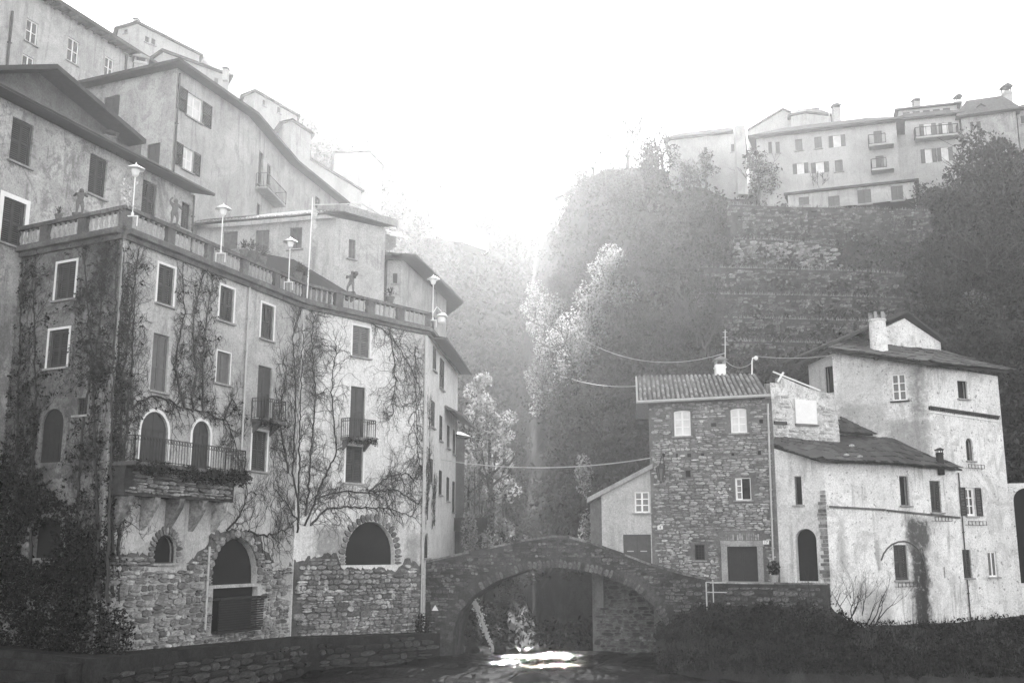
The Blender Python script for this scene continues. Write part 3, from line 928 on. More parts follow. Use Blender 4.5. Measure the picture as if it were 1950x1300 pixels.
# ------------------------------------------------------------------ the ground: water, hills, gorge, banks
class Terrain:
    """a slope laid out as columns of survey points (same number of points in every column)"""
    def __init__(s, cols):
        s.px = sorted(cols); s.c = [cols[k] for k in s.px]; s.n = len(s.c[0])
    def col(s, px):
        px = min(max(px, s.px[0]), s.px[-1])
        for i in range(len(s.px) - 1):
            if px <= s.px[i + 1]: break
        t = (px - s.px[i]) / (s.px[i + 1] - s.px[i])
        return [(a[0] + (b[0] - a[0]) * t, a[1] + (b[1] - a[1]) * t) for a, b in zip(s.c[i], s.c[i + 1])]
    def depth(s, px, py):
        k = s.col(px)
        for (y0, Y0), (y1, Y1) in zip(k[:-1], k[1:]):
            if y1 <= py <= y0: return Y0 + (Y1 - Y0) * (y0 - py) / (y0 - y1)
        return k[0][1] if py > k[0][0] else k[-1][1]
    def pt(s, px, py): return at(px, py, s.depth(px, py))
    def build(s, name, mat, step=12, sub=5, bump=.5, back=35, zmin=-.9, rng=random.Random(3)):
        rows = []
        n = int((s.px[-1] - s.px[0]) / step)
        for i in range(n + 1):
            px = s.px[0] + (s.px[-1] - s.px[0]) * i / n
            k = s.col(px); pts = []
            for (y0, Y0), (y1, Y1) in zip(k[:-1], k[1:]):
                for j in range(sub):
                    t = j / sub
                    p = at(px, y0 + (y1 - y0) * t, Y0 + (Y1 - Y0) * t)
                    b = bump * min(1, p.y / 90)
                    pts.append(p + Vector((rng.uniform(-b, b) * .4, rng.uniform(-b, b) * .4, rng.uniform(-b, b))))
            e = at(px, k[-1][0], k[-1][1]); pts.append(e)
            f = pts[0]
            pts = [Vector((f.x, f.y, zmin))] + pts + [e + Vector((e.x / e.y * back, back, .5)), Vector((e.x * (1 + back / e.y), e.y + back, zmin))]
            rows.append(pts)
        mb = MB(); m = len(rows[0])
        mb.v = [p for r in rows for p in r]
        mb.f = [[i * m + j, (i + 1) * m + j, (i + 1) * m + j + 1, i * m + j + 1] for i in range(len(rows) - 1) for j in range(m - 1)]
        mb.f.append([j for j in range(m)]); mb.f.append([(len(rows) - 1) * m + j for j in reversed(range(m))])
        return mb.build(name, M[mat], smooth=True, kind='structure', loc=(rows[0][0].x, rows[0][0].y, zmin))

RH = Terrain({
    985: [(1100, 105), (1050, 115), (980, 130), (900, 150), (830, 165), (770, 180)],
    1004: [(1120, 82), (980, 102), (870, 120), (760, 140), (670, 162), (590, 180)],
    1022: [(1110, 71), (930, 89), (790, 111), (640, 139), (520, 164), (470, 180)],
    1080: [(1100, 66), (860, 82), (660, 104), (490, 132), (410, 148), (372, 160)],
    1150: [(1090, 64), (810, 76), (610, 92), (460, 112), (370, 128), (322, 140)],
    1250: [(1080, 63), (770, 72), (610, 82), (480, 94), (400, 104), (318, 120)],
    1390: [(1060, 63), (740, 71), (620, 79), (520, 88), (440, 97), (380, 106)],
    1550: [(1050, 63), (720, 71), (620, 78), (520, 87), (440, 96), (372, 106)],
    1760: [(1050, 66), (700, 72), (600, 79), (500, 88), (430, 96), (350, 106)],
    1900: [(1050, 66), (700, 72), (560, 80), (450, 88), (370, 96), (290, 106)],
    2300: [(1050, 66), (680, 70), (480, 78), (330, 88), (230, 98), (165, 108)]})
FH = Terrain({
    520: [(900, 118), (600, 145), (430, 195), (330, 250)],
    720: [(960, 150), (620, 170), (440, 210), (336, 262)],
    860: [(985, 165), (640, 182), (460, 222), (352, 275)],
    950: [(1000, 170), (660, 190), (480, 230), (385, 285)],
    1005: [(1005, 172), (670, 195), (500, 235), (425, 290)],
    1060: [(1005, 175), (670, 198), (500, 240), (428, 298)],
    1300: [(1005, 180), (670, 205), (500, 250), (420, 305)]})
LH = Terrain({
    -500: [(750, 50), (300, 62), (20, 84), (-140, 112)],
    100: [(750, 52), (330, 66), (110, 92), (40, 118)],
    400: [(760, 62), (430, 80), (210, 108), (110, 130)],
    600: [(840, 70), (500, 104), (330, 150), (235, 185)],
    720: [(950, 74), (640, 112), (440, 165), (310, 205)],
    800: [(1040, 75), (800, 105), (600, 155), (440, 200)],
    880: [(1110, 74), (970, 95), (830, 145), (680, 185)]})
GB = Terrain({
    850: [(1235, 61), (1195, 68), (1110, 90), (990, 172)],
    960: [(1243, 61), (1210, 68), (1140, 90), (1000, 178)],
    1040: [(1243, 61), (1205, 68), (1130, 90), (1000, 178)],
    1150: [(1235, 61), (1165, 66), (1070, 80), (960, 140)]})
BANK = Terrain({
    1250: [(1285, 50), (1225, 54), (1200, 56), (1185, 58.5)],
    1330: [(1278, 49), (1222, 52.5), (1172, 54.6), (1150, 56)],
    1450: [(1280, 47), (1216, 51), (1172, 53.2), (1150, 54.6)],
    1575: [(1284, 46), (1222, 49.6), (1178, 52.3), (1150, 53.8)],
    1640: [(1288, 45), (1238, 48), (1196, 53.4), (1186, 57)],
    1830: [(1291, 44), (1240, 48), (1190, 55), (1180, 60)],
    2300: [(1291, 44), (1225, 48), (1180, 56), (1165, 62)]})
RH.build('hillside', 'earth')
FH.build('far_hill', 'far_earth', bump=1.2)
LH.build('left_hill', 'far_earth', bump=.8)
GB.build('gorge_bed', 'rock', bump=.5, back=20)
BANK.build('bank', 'earth', bump=.12, back=6)

# water: one sheet, rippled by its material
t = NT('lake_water')
wv = t.math('ADD', t.math('MULTIPLY', t.noise(1.0, 3, .55, t.mapping((.9, 2.6, 1)), .6), 1.0), t.math('MULTIPLY', t.noise(5.0, 3, .6, t.mapping((.9, 2.2, 1)), .5), .35))
t.b.inputs['Base Color'].default_value = (.006, .006, .006, 1)
t.b.inputs['Roughness'].default_value = .035
t.b.inputs['IOR'].default_value = 1.33
bp = t.n.new('ShaderNodeBump'); bp.inputs['Distance'].default_value = .1; bp.inputs['Strength'].default_value = .5
t.l.new(wv, bp.inputs['Height']); t.l.new(bp.outputs[0], t.b.inputs['Normal'])
M['water'] = t.m
rw = random.Random(9)
wm = MB()
X0, X1, Y0_, Y1_ = -14.0, 16.0, 36.0, 64.0            # real ripples where the stream meets the lake, one flat sheet beyond
NX, NY = 150, 130
ph = [(rw.uniform(0, 6.3), rw.uniform(.35, 2.6), rw.uniform(-.6, .6)) for _ in range(26)]
for j in range(NY + 1):
    for i in range(NX + 1):
        x, y = X0 + (X1 - X0) * i / NX, Y0_ + (Y1_ - Y0_) * j / NY
        e = min(1, i / 8, (NX - i) / 8, j / 8, (NY - j) / 8)
        z = sum(.026 / k ** .45 * sin(p + 2 * pi / (1.6 / k) * (y + d * x) * .55) for p, k, d in ph) + rw.uniform(-.012, .012)
        wm.v.append(Vector((x + (rw.uniform(-.06, .06) if e == 1 else 0), y + (rw.uniform(-.06, .06) if e == 1 else 0), z * e)))
wm.f = [[j * (NX + 1) + i, j * (NX + 1) + i + 1, (j + 1) * (NX + 1) + i + 1, (j + 1) * (NX + 1) + i] for j in range(NY) for i in range(NX)]
BX, BY0, BY1 = 150, -60, 410
for q in (((-BX, BY0), (BX, BY0), (BX, Y0_), (-BX, Y0_)), ((-BX, Y1_), (BX, Y1_), (BX, BY1), (-BX, BY1)), ((-BX, Y0_), (X0, Y0_), (X0, Y1_), (-BX, Y1_)), ((X1, Y0_), (BX, Y0_), (BX, Y1_), (X1, Y1_))):
    wm.add([(x, y, 0) for x, y in q], [[0, 1, 2, 3]])
wm.build('water', M['water'], kind='structure', loc=(0, 0, 0))

# ------------------------------------------------------------------ the vine-covered house on the left
def offset_chain(ch, d):
    """chain moved by d along its outward normals (negative: inwards), mitred"""
    F = [Face(a, b) for a, b in zip(ch[:-1], ch[1:])]
    out = []
    for i, p in enumerate(ch):
        n0 = F[max(i - 1, 0)].n; n1 = F[min(i, len(F) - 1)].n
        m = (n0 + n1) / (1 + n0.dot(n1))
        out.append((p[0] + m.x * d, p[1] + m.y * d))
    return out

def house_finish(h, inset=.34, **k):
    """walls, then sides, back and the dark core"""
    h.finish(shell=False)
    top = k.get('core_top') or min(h.tops)
    c = offset_chain(h.chain, -inset)
    e0, e1 = h.F[0].d * .12, h.F[-1].d * -.12
    c[0] = (c[0][0] + e0.x, c[0][1] + e0.y); c[-1] = (c[-1][0] + e1.x, c[-1][1] + e1.y)
    b = h.back * .97
    foot = c + [(c[-1][0] + b.x, c[-1][1] + b.y), (c[0][0] + b.x, c[0][1] + b.y)]
    MB().prism([(x, y, h.z0 + .03) for x, y in foot], (0, 0, top - .1 - h.z0)).build('core', M['dark'], h.root)
    a, z = Vector((*h.chain[0], 0)), Vector((*h.chain[-1], 0))
    ring = [(a, h.tops[0]), (a + h.back, h.tops[0]), (z + h.back, h.tops[-1]), (z, h.tops[-1])]
    mb = MB()
    for (p, pz), (q, qz) in zip(ring[:-1], ring[1:]):
        mb.add([(p.x, p.y, h.z0), (q.x, q.y, h.z0), (q.x, q.y, qz - .01), (p.x, p.y, pz - .01)], [[0, 1, 2, 3]])
    mb.build('side_wall', M[h.mat], h.root)

def hip_roof(h, over=.7, t=.16, rise=1.5, mat='roof_slab', under='roof_dark', zs=None, shrink=.45, backover=.3):
    """eaves boards with a low hipped roof on top"""
    c = offset_chain(h.chain, over)
    e0, e1 = h.F[0].d * over, h.F[-1].d * over
    c[0] = (c[0][0] - e0.x, c[0][1] - e0.y); c[-1] = (c[-1][0] + e1.x, c[-1][1] + e1.y)
    b = h.back + h.back.normalized() * backover
    foot = c + [(c[-1][0] + b.x, c[-1][1] + b.y), (c[0][0] + b.x, c[0][1] + b.y)]
    zz = zs or list(h.tops)
    zz = zz + [zz[-1], zz[0]]
    e = MB().prism([(x, y, z + .01 + t) for (x, y), z in zip(foot, zz)], (0, 0, -t))
    ev = e.build('eaves', M[under], h.root)
    cx = sum(p[0] for p in foot) / len(foot); cyy = sum(p[1] for p in foot) / len(foot)
    n = len(foot)
    lo = [Vector((x, y, z + .012 + t)) for (x, y), z in zip(foot, zz)]
    hi = [Vector((x + (cx - x) * shrink, y + (cyy - y) * shrink, z + t + rise)) for (x, y), z in zip(foot, zz)]
    r = MB().add(lo + hi, [[i, (i + 1) % n, (i + 1) % n + n, i + n] for i in range(n)] + [[i + n for i in range(n)]])
    r.build('roof', M[mat], h.root)
    return foot

CZ = 17.7                                             # cornice of the vine house
_c = [xy_at_z(578, 576, CZ), xy_at_z(814, 628, CZ), xy_at_z(18, 482, CZ)]
_f = Face(_c[0], _c[1])
def _vx(px, py):
    u, z = _f.hit(px, py); return _f.pt(u, z).x - _c[2][0], z + .3
bx = []
for xa, ya, xb, yb, tone, k in ((582, 588, 602, 780, .22, .75), (600, 1000, 660, 1062, .2, .8), (770, 1020, 800, 1085, .22, .7), (776, 640, 806, 760, .35, .5)):
    (x0_, z1_), (x1_, z0_) = _vx(xa, ya), _vx(xb, yb); bx.append((x0_, x1_, z0_, z1_, tone, k))
M['plaster_vine'] = plaster('vine_house_plaster', .82, .72, worn=.42, streak=.35, wornamt=.3, s0=.25, boxes=bx)
ch = [xy_at_z(18, 482, CZ), xy_at_z(236, 440, CZ), xy_at_z(578, 576, CZ), xy_at_z(814, 628, CZ), xy_at_z(872, 704, CZ)]
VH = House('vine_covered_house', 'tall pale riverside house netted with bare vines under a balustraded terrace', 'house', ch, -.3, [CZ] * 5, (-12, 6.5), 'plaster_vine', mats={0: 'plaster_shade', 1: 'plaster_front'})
f0, f1, f2, f3 = VH.F
# left face
VH.window(0, (107, 500, 143, 570), 'louver', surround='trim')
VH.window(0, (92, 628, 129, 700), 'louver', surround='trim')
VH.window(0, (146, 757, 166, 790), 'bars', surround=None)
VH.window(0, (78, 778, 119, 880), 'panel', arch=True, sill=False, sh='door')
VH.opening(0, (60, 985, 118, 1062), arch=True, rise=.55)
# long front, first stretch
VH.window(1, (300, 506, 331, 581), 'louver', surround='trim', sh='shutter')
VH.window(1, (418, 547, 445, 613), 'louver', surround='trim')
VH.window(1, (497, 580, 521, 647), 'louver', surround='trim')
VH.window(1, (289, 636, 320, 746), 'panel', sh='shutter_mid', mid=[.42])
VH.window(1, (412, 670, 438, 731), 'panel', sh='shutter_mid', surround='trim', sw=.05)
VH.window(1, (267, 783, 319, 887), 'panel', arch=True, surround='trim', sill=False, sw=.13)
VH.window(1, (365, 801, 399, 903), 'panel', arch=True, surround='trim', sill=False, sw=.13)
VH.window(1, (490, 697, 517, 797), 'panel', sill=False, sh='shutter')
VH.window(1, (479, 820, 508, 897), 'louver', surround='trim')
VH.window(1, (293, 1017, 335, 1072), 'dark', arch=True, sill=True)
dz = VH.opening(1, (404, 1024, 490, 1112), arch=True, depth=.3)
gz = VH.opening(1, (404, 1118, 489, 1202), depth=.3, name='gate_recess')
# second stretch
VH.window(2, (671, 622, 704, 680), 'louver', surround='trim', sh='shutter_mid', mid=[.5])
VH.window(2, (667, 736, 695, 832), 'panel', sill=False, sh='shutter')
VH.window(2, (658, 849, 691, 919), 'louver', surround='trim')
az = VH.opening(2, (658, 992, 752, 1075), arch=True)
# side along the stream
for r in ((824, 661, 830, 706), (837, 684, 845, 741), (821, 763, 827, 814), (836.5, 791, 841.5, 839), (851, 810, 855.5, 853), (862, 818, 866, 865), (818.5, 873, 823.5, 919), (835.5, 895, 840.5, 942), (850, 908, 854.5, 954), (861, 916, 865, 975)):
    VH.window(3, r, 'louver', far=True, recess=-.02)
VH.window(3, (808, 1014, 817, 1062), 'bars', arch=True)
house_finish(VH, core_top=CZ - .1)

# bared masonry at its foot
def patch(h, i, px, mat, off=.012, name='bared_mortar'):
    F = h.F[i]
    raw = F.poly(px); uz = []
    for (a, b), (c, e) in zip(raw, raw[1:] + raw[:1]):
        n = max(1, int(sqrt((c - a) ** 2 + (e - b) ** 2) / .16))
        for k in range(n):
            j = 0 if k == 0 else .11
            uz.append((min(max(a + (c - a) * k / n + R.uniform(-j, j), .03), F.L - .03), b + (e - b) * k / n + R.uniform(-j, j) * 1.2))
    uz = [p for k, p in enumerate(uz) if p != uz[k - 1]]
    mb = MB(); holed(mb, F, uz, [l for l in h.holes[i] if all(inpoly(uz)(*p) for p in l)], off, off)
    mb.build(name, M[mat], h.root)
    return uz
def clear(h, i, m=.06):
    g = [inpoly(grow(l, m)) for l in h.holes[i]]
    return lambda u, z: not any(k(u, z) for k in g)

p1 = patch(VH, 1, [(180, 1062), (262, 1048), (300, 1078), (345, 1080), (392, 1040), (402, 1014), (445, 1008), (492, 1014), (500, 1044), (530, 1075), (585, 1070), (585, 1222), (480, 1228), (180, 1290)], 'mortar_pale')
p2 = patch(VH, 2, [(540, 1072), (600, 1058), (640, 1052), (652, 1082), (756, 1084), (775, 1062), (808, 1080), (806, 1215), (540, 1228)], 'mortar_pale')
ok1, ok2 = clear(VH, 1, .02), clear(VH, 2, .04)
in1, in2 = inpoly(p1), inpoly(p2)
st = rubble(f1, lambda u, z: in1(u, z) and ok1(u, z), 0, f1.L, -.2, 6.5, (.1, .3), (.2, .75), .09, .01)
st += rubble(f2, lambda u, z: in2(u, z) and ok2(u, z), 0, f2.L, -.2, 6.5, (.09, .26), (.18, .65), .08, .01)
u0, u1, z0, z1, _ = az
st += voussoirs(f2, u0, u1, z0, z1, 19, .42, .1, 3)
u0, u1, z0, z1, _ = dz
st += voussoirs(f1, u0, u1, z0, z1, 15, .34, .1, 3)
a0, a1, b0, b1 = f1.rect((293, 1017, 335, 1072))
st += voussoirs(f1, a0, a1, b0, b1, 13, .34, .1, 2)
a0, a1, b0, b1 = f0.rect((60, 985, 118, 1062))
st += voussoirs(f0, a0, a1, b0, b1, 13, .34, .1, 3, rise=.55)
put_stones(VH.root, st, 'stone_base')

# cornice, terrace floor
for i, F in enumerate(VH.F):
    MB().fbox(F, -.02 if i else -.3, F.L + (.3 if i == 3 else .02), CZ - .32, CZ - .14, -.2, .16).fbox(F, -.02 if i else -.45, F.L + .02, CZ - .137, CZ + .05, -.3, .38).build('cornice', M['rail_stone'], VH.root)
b = VH.back
MB().prism([(x, y, CZ + .03) for x, y in offset_chain(ch, -.25)] + [(ch[-1][0] + b.x, ch[-1][1] + b.y, CZ + .03), (ch[0][0] + b.x, ch[0][1] + b.y, CZ + .03)], (0, 0, -.1)).build('terrace_floor', M['cement'], VH.root)
# eaves over the stream side, and the lean-to lower down
MB().prism([f3.pt(1.2, CZ - .2, .05), f3.pt(f3.L + .4, CZ - .2, .05), f3.pt(f3.L + .4, CZ - .34, .95), f3.pt(1.2, CZ - .34, .95)], (0, 0, .14)).build('eaves', M['roof_dark'], VH.root)
u, z = f3.hit(846, 786)
MB().prism([f3.pt(u, z + .35, .03), f3.pt(f3.L + 1.2, z + .35, .03), f3.pt(f3.L + 1.2, z - .2, 1.15), f3.pt(u, z - .2, 1.15)], (0, 0, .16)).build('lean_to_roof', M['roof_slab'], VH.root)
# small iron balconies
def small_balcony(h, i, pxl, pxr, pyf, proj, rail_h, n=7):
    F = h.F[i]
    u0, z = F.hit(pxl, pyf); u1, _ = F.hit(pxr, pyf)
    s = MB().fbox(F, u0, u1, z - .14, z, -.05, proj)
    s.prism([F.pt(u0 + .15, z - .14, 0), F.pt(u0 + .15, z - .65, 0), F.pt(u0 + .15, z - .14, proj * .85)], F.d * .1)
    s.prism([F.pt(u1 - .25, z - .14, 0), F.pt(u1 - .25, z - .65, 0), F.pt(u1 - .25, z - .14, proj * .85)], F.d * .1)
    o = s.build('balcony', M['rail_stone'], h.root)
    railing(o, [F.pt(u0 + .03, z, .03), F.pt(u0 + .03, z, proj - .04), F.pt(u1 - .03, z, proj - .04), F.pt(u1 - .03, z, .03)], rail_h, n)
    return F, u0, u1, z
small_balcony(VH, 1, 477, 519, 797, .75, .95)
small_balcony(VH, 2, 648, 699, 832, .7, .95)
F, u0, u1, z = f1, f1.hit(208, 890)[0], f1.hit(427, 905)[0], f1.rect((267, 783, 319, 887))[2]
bb = MB().fbox(F, u0, u1, z - .16, z - .01, -.05, 1.15).build('balcony', M['rail_stone'], VH.root)
railing(bb, [F.pt(u0 + .05, z, .05), F.pt(u0 + .05, z, 1.08), F.pt(u1 - .05, z, 1.08), F.pt(u1 - .05, z, .05)], .95, 6)
it = rubble(F, lambda uu, zz: u0 < uu < u1 - .2 and zz > z - 1.25, u0, u1 - .2, z - 1.3, z - .18, (.1, .2), (.3, .7), .1, .72)
MB().fbox(F, u0 + .05, u1 - .25, z - 1.25, z - .165, 0, .72).build('balcony_base', M['mortar_dark'], VH.root)
put_stones(VH.root, it, 'stone_base', 60)
for k in range(5):
    uu = u0 + .35 + (u1 - u0 - 1.1) * k / 4
    MB().prism([F.pt(uu, z - 1.25, .7), F.pt(uu, z - 1.6, .62), F.pt(uu, z - 2.1, .3), F.pt(uu, z - 2.5, 0.0), F.pt(uu, z - 1.25, 0)], F.d * .32).build('corbel', M['stone_base'], VH.root)
downpipe(VH.root, f1, f1.hit(457, 850)[0], f1.hit(450, 840)[1] - .4, CZ - .3, 'pipe', .05)
downpipe(VH.root, f1, f1.hit(391, 1120)[0], f1.hit(389, 1198)[1], f1.hit(392, 1040)[1], 'pipe', .055)
downpipe(VH.root, f2, f2.L - .22, f2.hit(803, 1172)[1], CZ - .35, 'pipe', .06, bands=6)
# the barred water gate, leaning out of its recess
u0, u1, z0, z1, _ = gz
q = MB()
q.fbox(f1, u0 - .05, u1 + .1, z1 - .5, z1 - .4, .02, .45); q.fbox(f1, u0 + .05, u1 - .1, z0, z0 + .12, .02, .35)
for k in range(12): q.fbox(f1, u0, u1, z0 + .15 + (z1 - z0 - .65) * k / 12, z0 + .15 + (z1 - z0 - .65) * (k + .7) / 12, .3, .36)
q.build('slatted_gate', M['door'], VH.root)

# ------------------------------------------------------------------ balustrade along the terrace
bal = thing('terrace_balustrade', 'long stone balustrade with turned balusters edging the house terrace', 'balustrade', (ch[1][0], ch[1][1], CZ + .05))
RH_, BZ = .98, CZ + .05
bprof = [(.045, 0), (.075, .03), (.04, .09), (.045, .13), (.08, .24), (.07, .34), (.035, .55), (.05, .6), (.07, .66)]
bm_ = MB().lathe((0, 0, 0), bprof, 8).mesh('baluster', M['baluster'], smooth=True)
PIERS = []
for i, F in enumerate(VH.F):
    L = F.L if i < 3 else 1.2
    st_ = 0.0 if i else 0.0
    MB().fbox(F, -.1, L + .1, BZ, BZ + .12, -.12, .2).build('plinth', M['rail_stone'], bal)
    MB().fbox(F, -.14, L + .14, BZ + .12 + .66, BZ + .93, -.14, .22).build('handrail', M['rail_stone'], bal)
    bays = {0: 3, 1: 5, 2: 4, 3: 1}[i]
    for k in range(bays):
        a, c = L * k / bays, L * (k + 1) / bays
        MB().fbox(F, a - .22, a + .22, BZ + .12, BZ + .78, -.11, .17).build('pier', M['rail_stone'], bal)
        PIERS.append(F.pt(a, BZ + .93, .03))
        n = max(2, int((c - a - .44) / .29))
        for j in range(n):
            u = a + .22 + (c - a - .44) * (j + .5) / n
            link_mesh('baluster', bm_, bal, Matrix.Translation(F.pt(u, BZ + .12, .03)))
    if i == 3: MB().fbox(F, L - .2, L + .2, BZ + .12, BZ + .78, -.11, .17).build('pier', M['rail_stone'], bal)

def on_rail(px, py):
    """the point of the balustrade's top under a pixel column"""
    best = None
    for F in VH.F:
        u, z = F.hit(px, py)
        if -.1 <= u <= F.L + .1 and (F.n.dot(Vector((0, 0, 0)) - F.pt(u, 0)) > 0): best = F.pt(u, BZ + .93, .03)
    return best

for (px, py, top, lab) in ((240, 400, 313, 'white lantern lamp on the terrace corner, wound with leafy ivy'), (408, 490, 390, 'white lantern lamp on the terrace rail before the tall sunlit house'),
                           (541, 545, 453, 'white lantern lamp on the terrace rail in front of the dark awning'), (816, 605, 525, 'white lantern lamp on the far end of the terrace by the gorge')):
    p = on_rail(px, py); p.z = CZ + .6
    q = p + f1.n * .3 if px < 500 else p + f2.n * .3
    h = at(px, top, q.y).z - q.z
    lantern_lamp('terrace_lamp', lab, q, h, s=1.15)
gl = thing('globe_lamp', 'white round-shaded lamp hung past the terrace end over the gorge', 'lamp', at(841, 618, 63))
MB().lathe(at(841, 616, 63), [(.1, 0), (.22, .08), (.24, .35), (.05, .45)], 10).build('lamp_globe', M['lamp'], gl)
MB().lathe(at(841, 616, 63) + Vector((0, 0, .46)), [(.38, 0), (.3, .08), (.05, .22)], 10).build('lamp_hat', M['lamp'], gl)
p = at(841, 608, 63); MB().tube([p + Vector((0, 0, .5)), p + Vector((-.3, 0, .8)), at(822, 600, 63)], .03, 5).build('bracket', M['lamp'], gl)

def rail_px(px, py): 
    p = on_rail(px, py); return p
sky_figure('putto_statue', 'dark stone putto playing a flute on the left terrace rail', rail_px(151, 412), .4, 1.25, 0)
sky_figure('putto_statue', 'stone putto with a raised arm on the rail beside the shuttered window', rail_px(328, 452), .6, 1.3, 1)
sky_figure('putto_statue', 'stone putto holding a basket on the rail right of the awning', rail_px(668, 556), -.3, 1.35, 2)
c = at(82, 432, 43.5)
st_ = thing('terrace_flue', 'squat stone flue with a spiky tiled cap behind the left balustrade', 'flue', (c.x, c.y, CZ))
chimney(st_, (c.x, c.y, c.z - .3), .55, .55, 1.1, 'rail_stone', 'roof_slab')
# flagpole and its drooping flag
p = on_rail(586, 562)
fp = thing('flagpole', 'slim white flagpole with a limp furled flag on the terrace rail', 'flagpole', (p.x, p.y, CZ + .3))
zt = at(594, 378, p.y).z
MB().tube([(p.x, p.y - .25, CZ + .2), (p.x + .05, p.y - .25, (zt + CZ) / 2), (p.x + .09, p.y - .25, zt)], [.04, .032, .02], 8).build('pole', M['lamp'], fp)
q = MB()
for k in range(7):
    z = zt - .5 - k * .3; q.add([(p.x + .1, p.y - .25, z), (p.x + .1 + (.28 if k % 2 else .16), p.y - .3 + .1 * (k % 2), z - .05), (p.x + .1 + (.2 if k % 2 else .32), p.y - .28, z - .33), (p.x + .09, p.y - .25, z - .3)], [[0, 1, 2, 3]])
q.build('flag', M['plaster_pale'], fp)
# dark awning over the terrace
A0, A1, A2, A3 = at(470, 478, 55.5), at(665, 562, 55.8), at(640, 556, 53.6), at(478, 496, 52.5)
aw = thing('terrace_awning', 'long dark sloping awning over the terrace behind the balustrade', 'awning', (A0.x, A0.y, CZ))
MB().prism([at(458, 474, 56), at(560, 494, 56.6), at(680, 566, 57.2), at(668, 572, 55), at(545, 520, 53.0), at(462, 488, 52.4)], (0, 0, -.12)).build('cloth', M['awning'], aw)
for px, py, Y in ((470, 492, 52.8), (545, 524, 53.4), (650, 570, 55.2)):
    a = at(px, py, Y); MB().bar((a.x, a.y, CZ + .03), a, .09).build('awning_post', M['wood'], aw)
# ------------------------------------------------------------------ house with the dark gable, upper left
BZE = 23.7
bR = xy_at_z(372, 372, BZE); bM = xy_at_z(40, 205, BZE)
d = (Vector(bM) - Vector(bR)); bL = tuple(Vector(bM) + d * .75)
GH = House('gabled_house', 'patchy plastered house under a big dark gable, terrace at its foot', 'house', [bL, bR], 8, [BZE, BZE], (-13, 6), 'plaster_old')
GH.window(0, (20, 229, 62, 314), 'louver')
GH.window(0, (169, 297, 203, 375), 'louver')
GH.window(0, (270, 346, 298, 414), 'louver')
GH.window(0, (3, 380, 47, 468), 'louver', surround='trim', sw=.2)
GH.window(0, (345, 386, 362, 438), 'louver')
house_finish(GH)
fB = GH.F[0]
uR = fB.hit(372, 372)[0]
MB().prism([fB.pt(-.5, BZE + .02, .75), fB.pt(uR + .4, BZE + .02, .75), fB.pt(uR + .4, BZE + .5, -1.3), fB.pt(-.5, BZE + .5, -1.3)], (0, 0, .13)).build('skirt_roof', M['roof_dark'], GH.root)
MB().tube([fB.pt(-.5, BZE + .1, .86), fB.pt(uR + .4, BZE + .06, .86)], .09, 6).build('gutter', M['pipe_dark'], GH.root)
Fg = Face(tuple(fB.pt(0, 0, -.6).xy), tuple(fB.pt(fB.L, 0, -.6).xy))
gp = [Fg.hit(*p) for p in ((262, 272), (108, 138), (-140, 145))]
g = [(0, BZE + .1), (gp[0][0], BZE + .1), gp[0], gp[1], gp[2], (0, gp[2][1])]
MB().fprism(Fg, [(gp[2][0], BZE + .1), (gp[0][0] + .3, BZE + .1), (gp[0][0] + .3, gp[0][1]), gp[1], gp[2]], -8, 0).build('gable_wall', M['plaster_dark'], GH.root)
Fo = Face(tuple(fB.pt(0, 0, .45).xy), tuple(fB.pt(fB.L, 0, .45).xy))
e = [Fo.hit(*p) for p in ((278, 274), (109, 131), (-170, 138))]
for a, c in ((e[1], e[0]), (e[2], e[1])):
    P = [Fo.pt(*a, 0), Fo.pt(*c, 0), Fo.pt(*c, -10), Fo.pt(*a, -10)]
    MB().prism(P, (0, 0, .22)).build('roof', M['roof_dark'], GH.root)
c = fB.pt(fB.hit(222, 300)[0], BZE + .42, -.5)
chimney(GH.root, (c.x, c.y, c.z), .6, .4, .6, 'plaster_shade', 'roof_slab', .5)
downpipe(GH.root, fB, fB.hit(368, 400)[0] - .1, 18, BZE - .1, 'pipe_dark', .05)

# ------------------------------------------------------------------ tall house with sweeping eaves
TZ = 34.7
tch = [xy_at_z(158, 170, TZ), xy_at_z(338, 130, TZ), xy_at_z(474, 222, TZ), xy_at_z(552, 312, TZ), xy_at_z(645, 386, TZ)]
TH = House('tall_house', 'tall pale house with long curving eaves and open upper shutters', 'house', tch, 10, [TZ] * 5, (-10, 9), 'plaster_pale', mats={0: 'plaster_grey'})
TH.window(0, (197, 184, 227, 222), 'panel', sill=False)
TH.window(0, (279, 274, 304, 321), 'panel')
TH.window(1, (355, 182, 385, 228), 'open', glass='glass_pale', rows=2, mid=[.5])
TH.window(1, (347, 282, 368, 326), 'open', glass='glass_pale', rows=2, mid=[.5])
TH.window(2, (492, 288, 500, 356), 'panel', far=True)
TH.window(2, (508, 312, 516, 356), 'panel', far=True)
TH.window(2, (489, 388, 496, 414), 'panel', far=True)
TH.window(3, (600, 376, 610, 400), 'panel', far=True)
house_finish(TH)
hip_roof(TH, .75, .2, 1.6)
F = TH.F[1]; downpipe(TH.root, F, .15, 18, TZ - .3, 'pipe_dark', .06)
F = TH.F[2]; u0, z = F.hit(486, 356); u1, _ = F.hit(524, 360)
o = MB().fbox(F, u0, u1, z - .15, z, 0, .9).build('balcony', M['cement'], TH.root)
railing(o, [F.pt(u0, z, .05), F.pt(u0, z, .85), F.pt(u1, z, .85), F.pt(u1, z, .05)], 1.0, 4, scroll=False)

